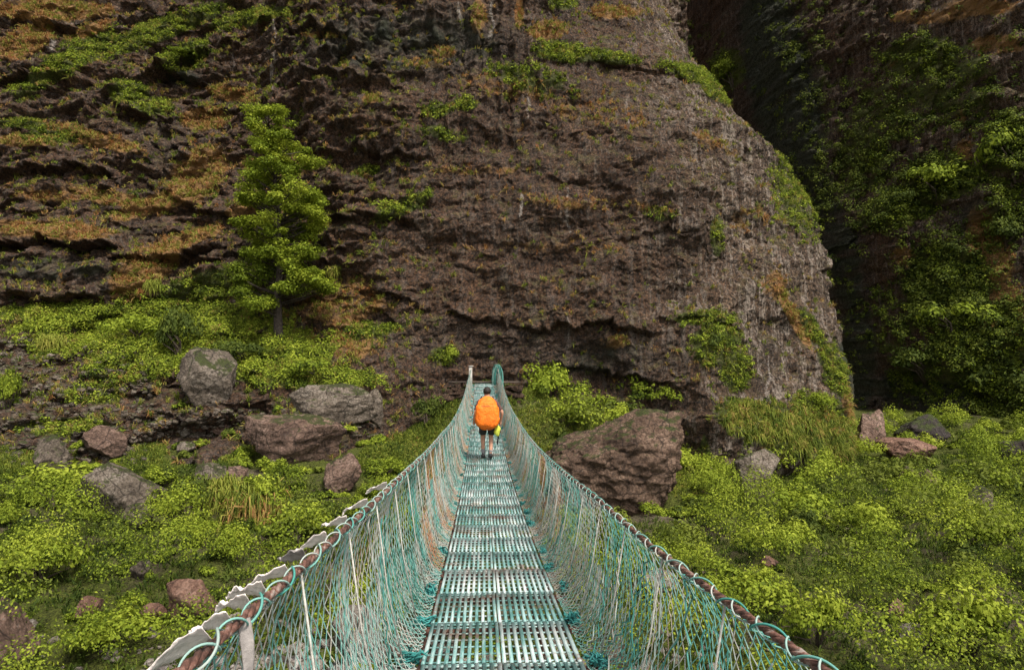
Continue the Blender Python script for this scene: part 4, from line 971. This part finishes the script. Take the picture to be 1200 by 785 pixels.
for s, pts in ((-1, [(-.095, .045, .26), (-.095, .03, .11)]), (1, [(.087, -.07, .24), (.085, -.12, .14)])):
    skinned('sock', [[(pts[0], .06), (pts[1], .055)]], M['sock'], person)
    a = pts[1]; f = (a[0], a[1]+.13, .045); zz = .05 if s < 0 else .065
    skinned('boot', [[((a[0], a[1]-.01, a[2]+.03), .058), ((a[0], a[1]-.02, zz), .056, .05), ((a[0], a[1]+.07, .05), .055, .045), ((a[0], a[1]+.16, .045), .05, .036)]], M['boot'], person)
# backpack with rain cover
bp = empty('backpack', P0, 'bulging bright orange backpack rain cover on the hiker', 'backpack')
V, Fc = ico(5); V = V.copy()
sx = np.sign(V)*np.abs(V)**.62; V = sx/np.max(np.abs(sx)); w = np.interp(V[:, 2], [-1, -.7, -.2, .4, .8, 1], [.70, 1.0, 1.04, .92, .70, .45])
V = np.stack([V[:, 0]*.292*w, V[:, 1]*.20*w, V[:, 2]*.41], -1); nn = 1+.035*fbm(V[:, 0]*5, V[:, 1]*5, V[:, 2]*5, 3)+.035*np.abs(fbm(V[:, 0]*9, V[:, 1]*9, V[:, 2]*6, 3))-.05*np.exp(-((V[:, 2]+.08)/.02)**2)-.05*np.exp(-((V[:, 2]-.2)/.02)**2); V *= nn[:, None]
o = mesh_np('rain_cover', V+np.array([0, -.27, 1.13]), [Fc], M['orange'], bp, True)
m = MB()
for s in (-1, 1): m.tube([(s*.12, -.12, 1.45), (s*.14, -.02, 1.50), (s*.15, .10, 1.48), (s*.16, .17, 1.38), (s*.17, .14, 1.15), (s*.16, -.05, 1.0)], .022, 6)
m.build('shoulder_strap', M['black'], bp, True)
m = MB()
for zz_ in (.98, 1.30):
    th = np.linspace(math.pi*1.02, math.pi*1.98, 16); m.tube(np.stack([np.cos(th)*.29, -.27+np.sin(th)*.185, zz_+0*th], -1), .008, 5)
m.build('compression_strap', M['black'], bp, True)
V, Fc = ico(4); V = V*np.array([.075, .05, .14]); V[:, 0] += .012*np.sin(V[:, 2]*30); o = mesh_np('hanging_towel', V, [Fc], M['lime'], smooth=True); o.location = P0+Vector((.245, -.16, .70))
tag(o, 'small lime green towel hanging below the orange pack', 'towel')
m = MB(); m.tube([(0, 0, .06), (0, .0, -.03), (-.02, -.02, -.13), (-.045, -.03, -.36)], [.030, .034, .026, .012], 8); o = m.build('camera_strap', M['black'], None, True)
o.name = 'water_bottle'; o.location = P0+Vector((.30, .08, .70)); tag(o, 'slim dark bottle with a tail strap dangling from the right hand', 'bottle')

# ------------------------------------------------------------------ light
w = bpy.data.worlds.new('World'); scene.world = w; w.use_nodes = True; nt = w.node_tree; bg = nt.nodes['Background']
sky = nt.nodes.new('ShaderNodeTexSky'); sky.sky_type = 'NISHITA'; sky.sun_disc = False; sky.dust_density = 3.; sky.air_density = 1.
EL, AZ = R(57), R(150)                       # high on the right, slightly behind the viewer
sky.sun_elevation = EL; sky.sun_rotation = AZ
hs = nt.nodes.new('ShaderNodeHueSaturation'); hs.inputs['Saturation'].default_value = .18
nt.links.new(sky.outputs[0], hs.inputs['Color']); nt.links.new(hs.outputs[0], bg.inputs[0]); bg.inputs[1].default_value = .072
sd = bpy.data.lights.new('sun', 'SUN'); sd.energy = 1.5; sd.angle = R(10); sd.color = (1, .93, .83)
so = bpy.data.objects.new('sun', sd); C.objects.link(so)
dv = Vector((math.sin(AZ)*math.cos(EL), math.cos(AZ)*math.cos(EL), math.sin(EL))); so.rotation_euler = dv.to_track_quat('Z', 'Y').to_euler()
v = scene.view_settings; v.view_transform = 'Standard'; v.look = 'None'; v.gamma = 1; v.exposure = 1.78; v.use_curve_mapping = False
scene.cycles.use_denoising = True
scene.cycles.max_bounces = 6; scene.cycles.diffuse_bounces = 3; scene.cycles.transmission_bounces = 3; scene.cycles.transparent_max_bounces = 4
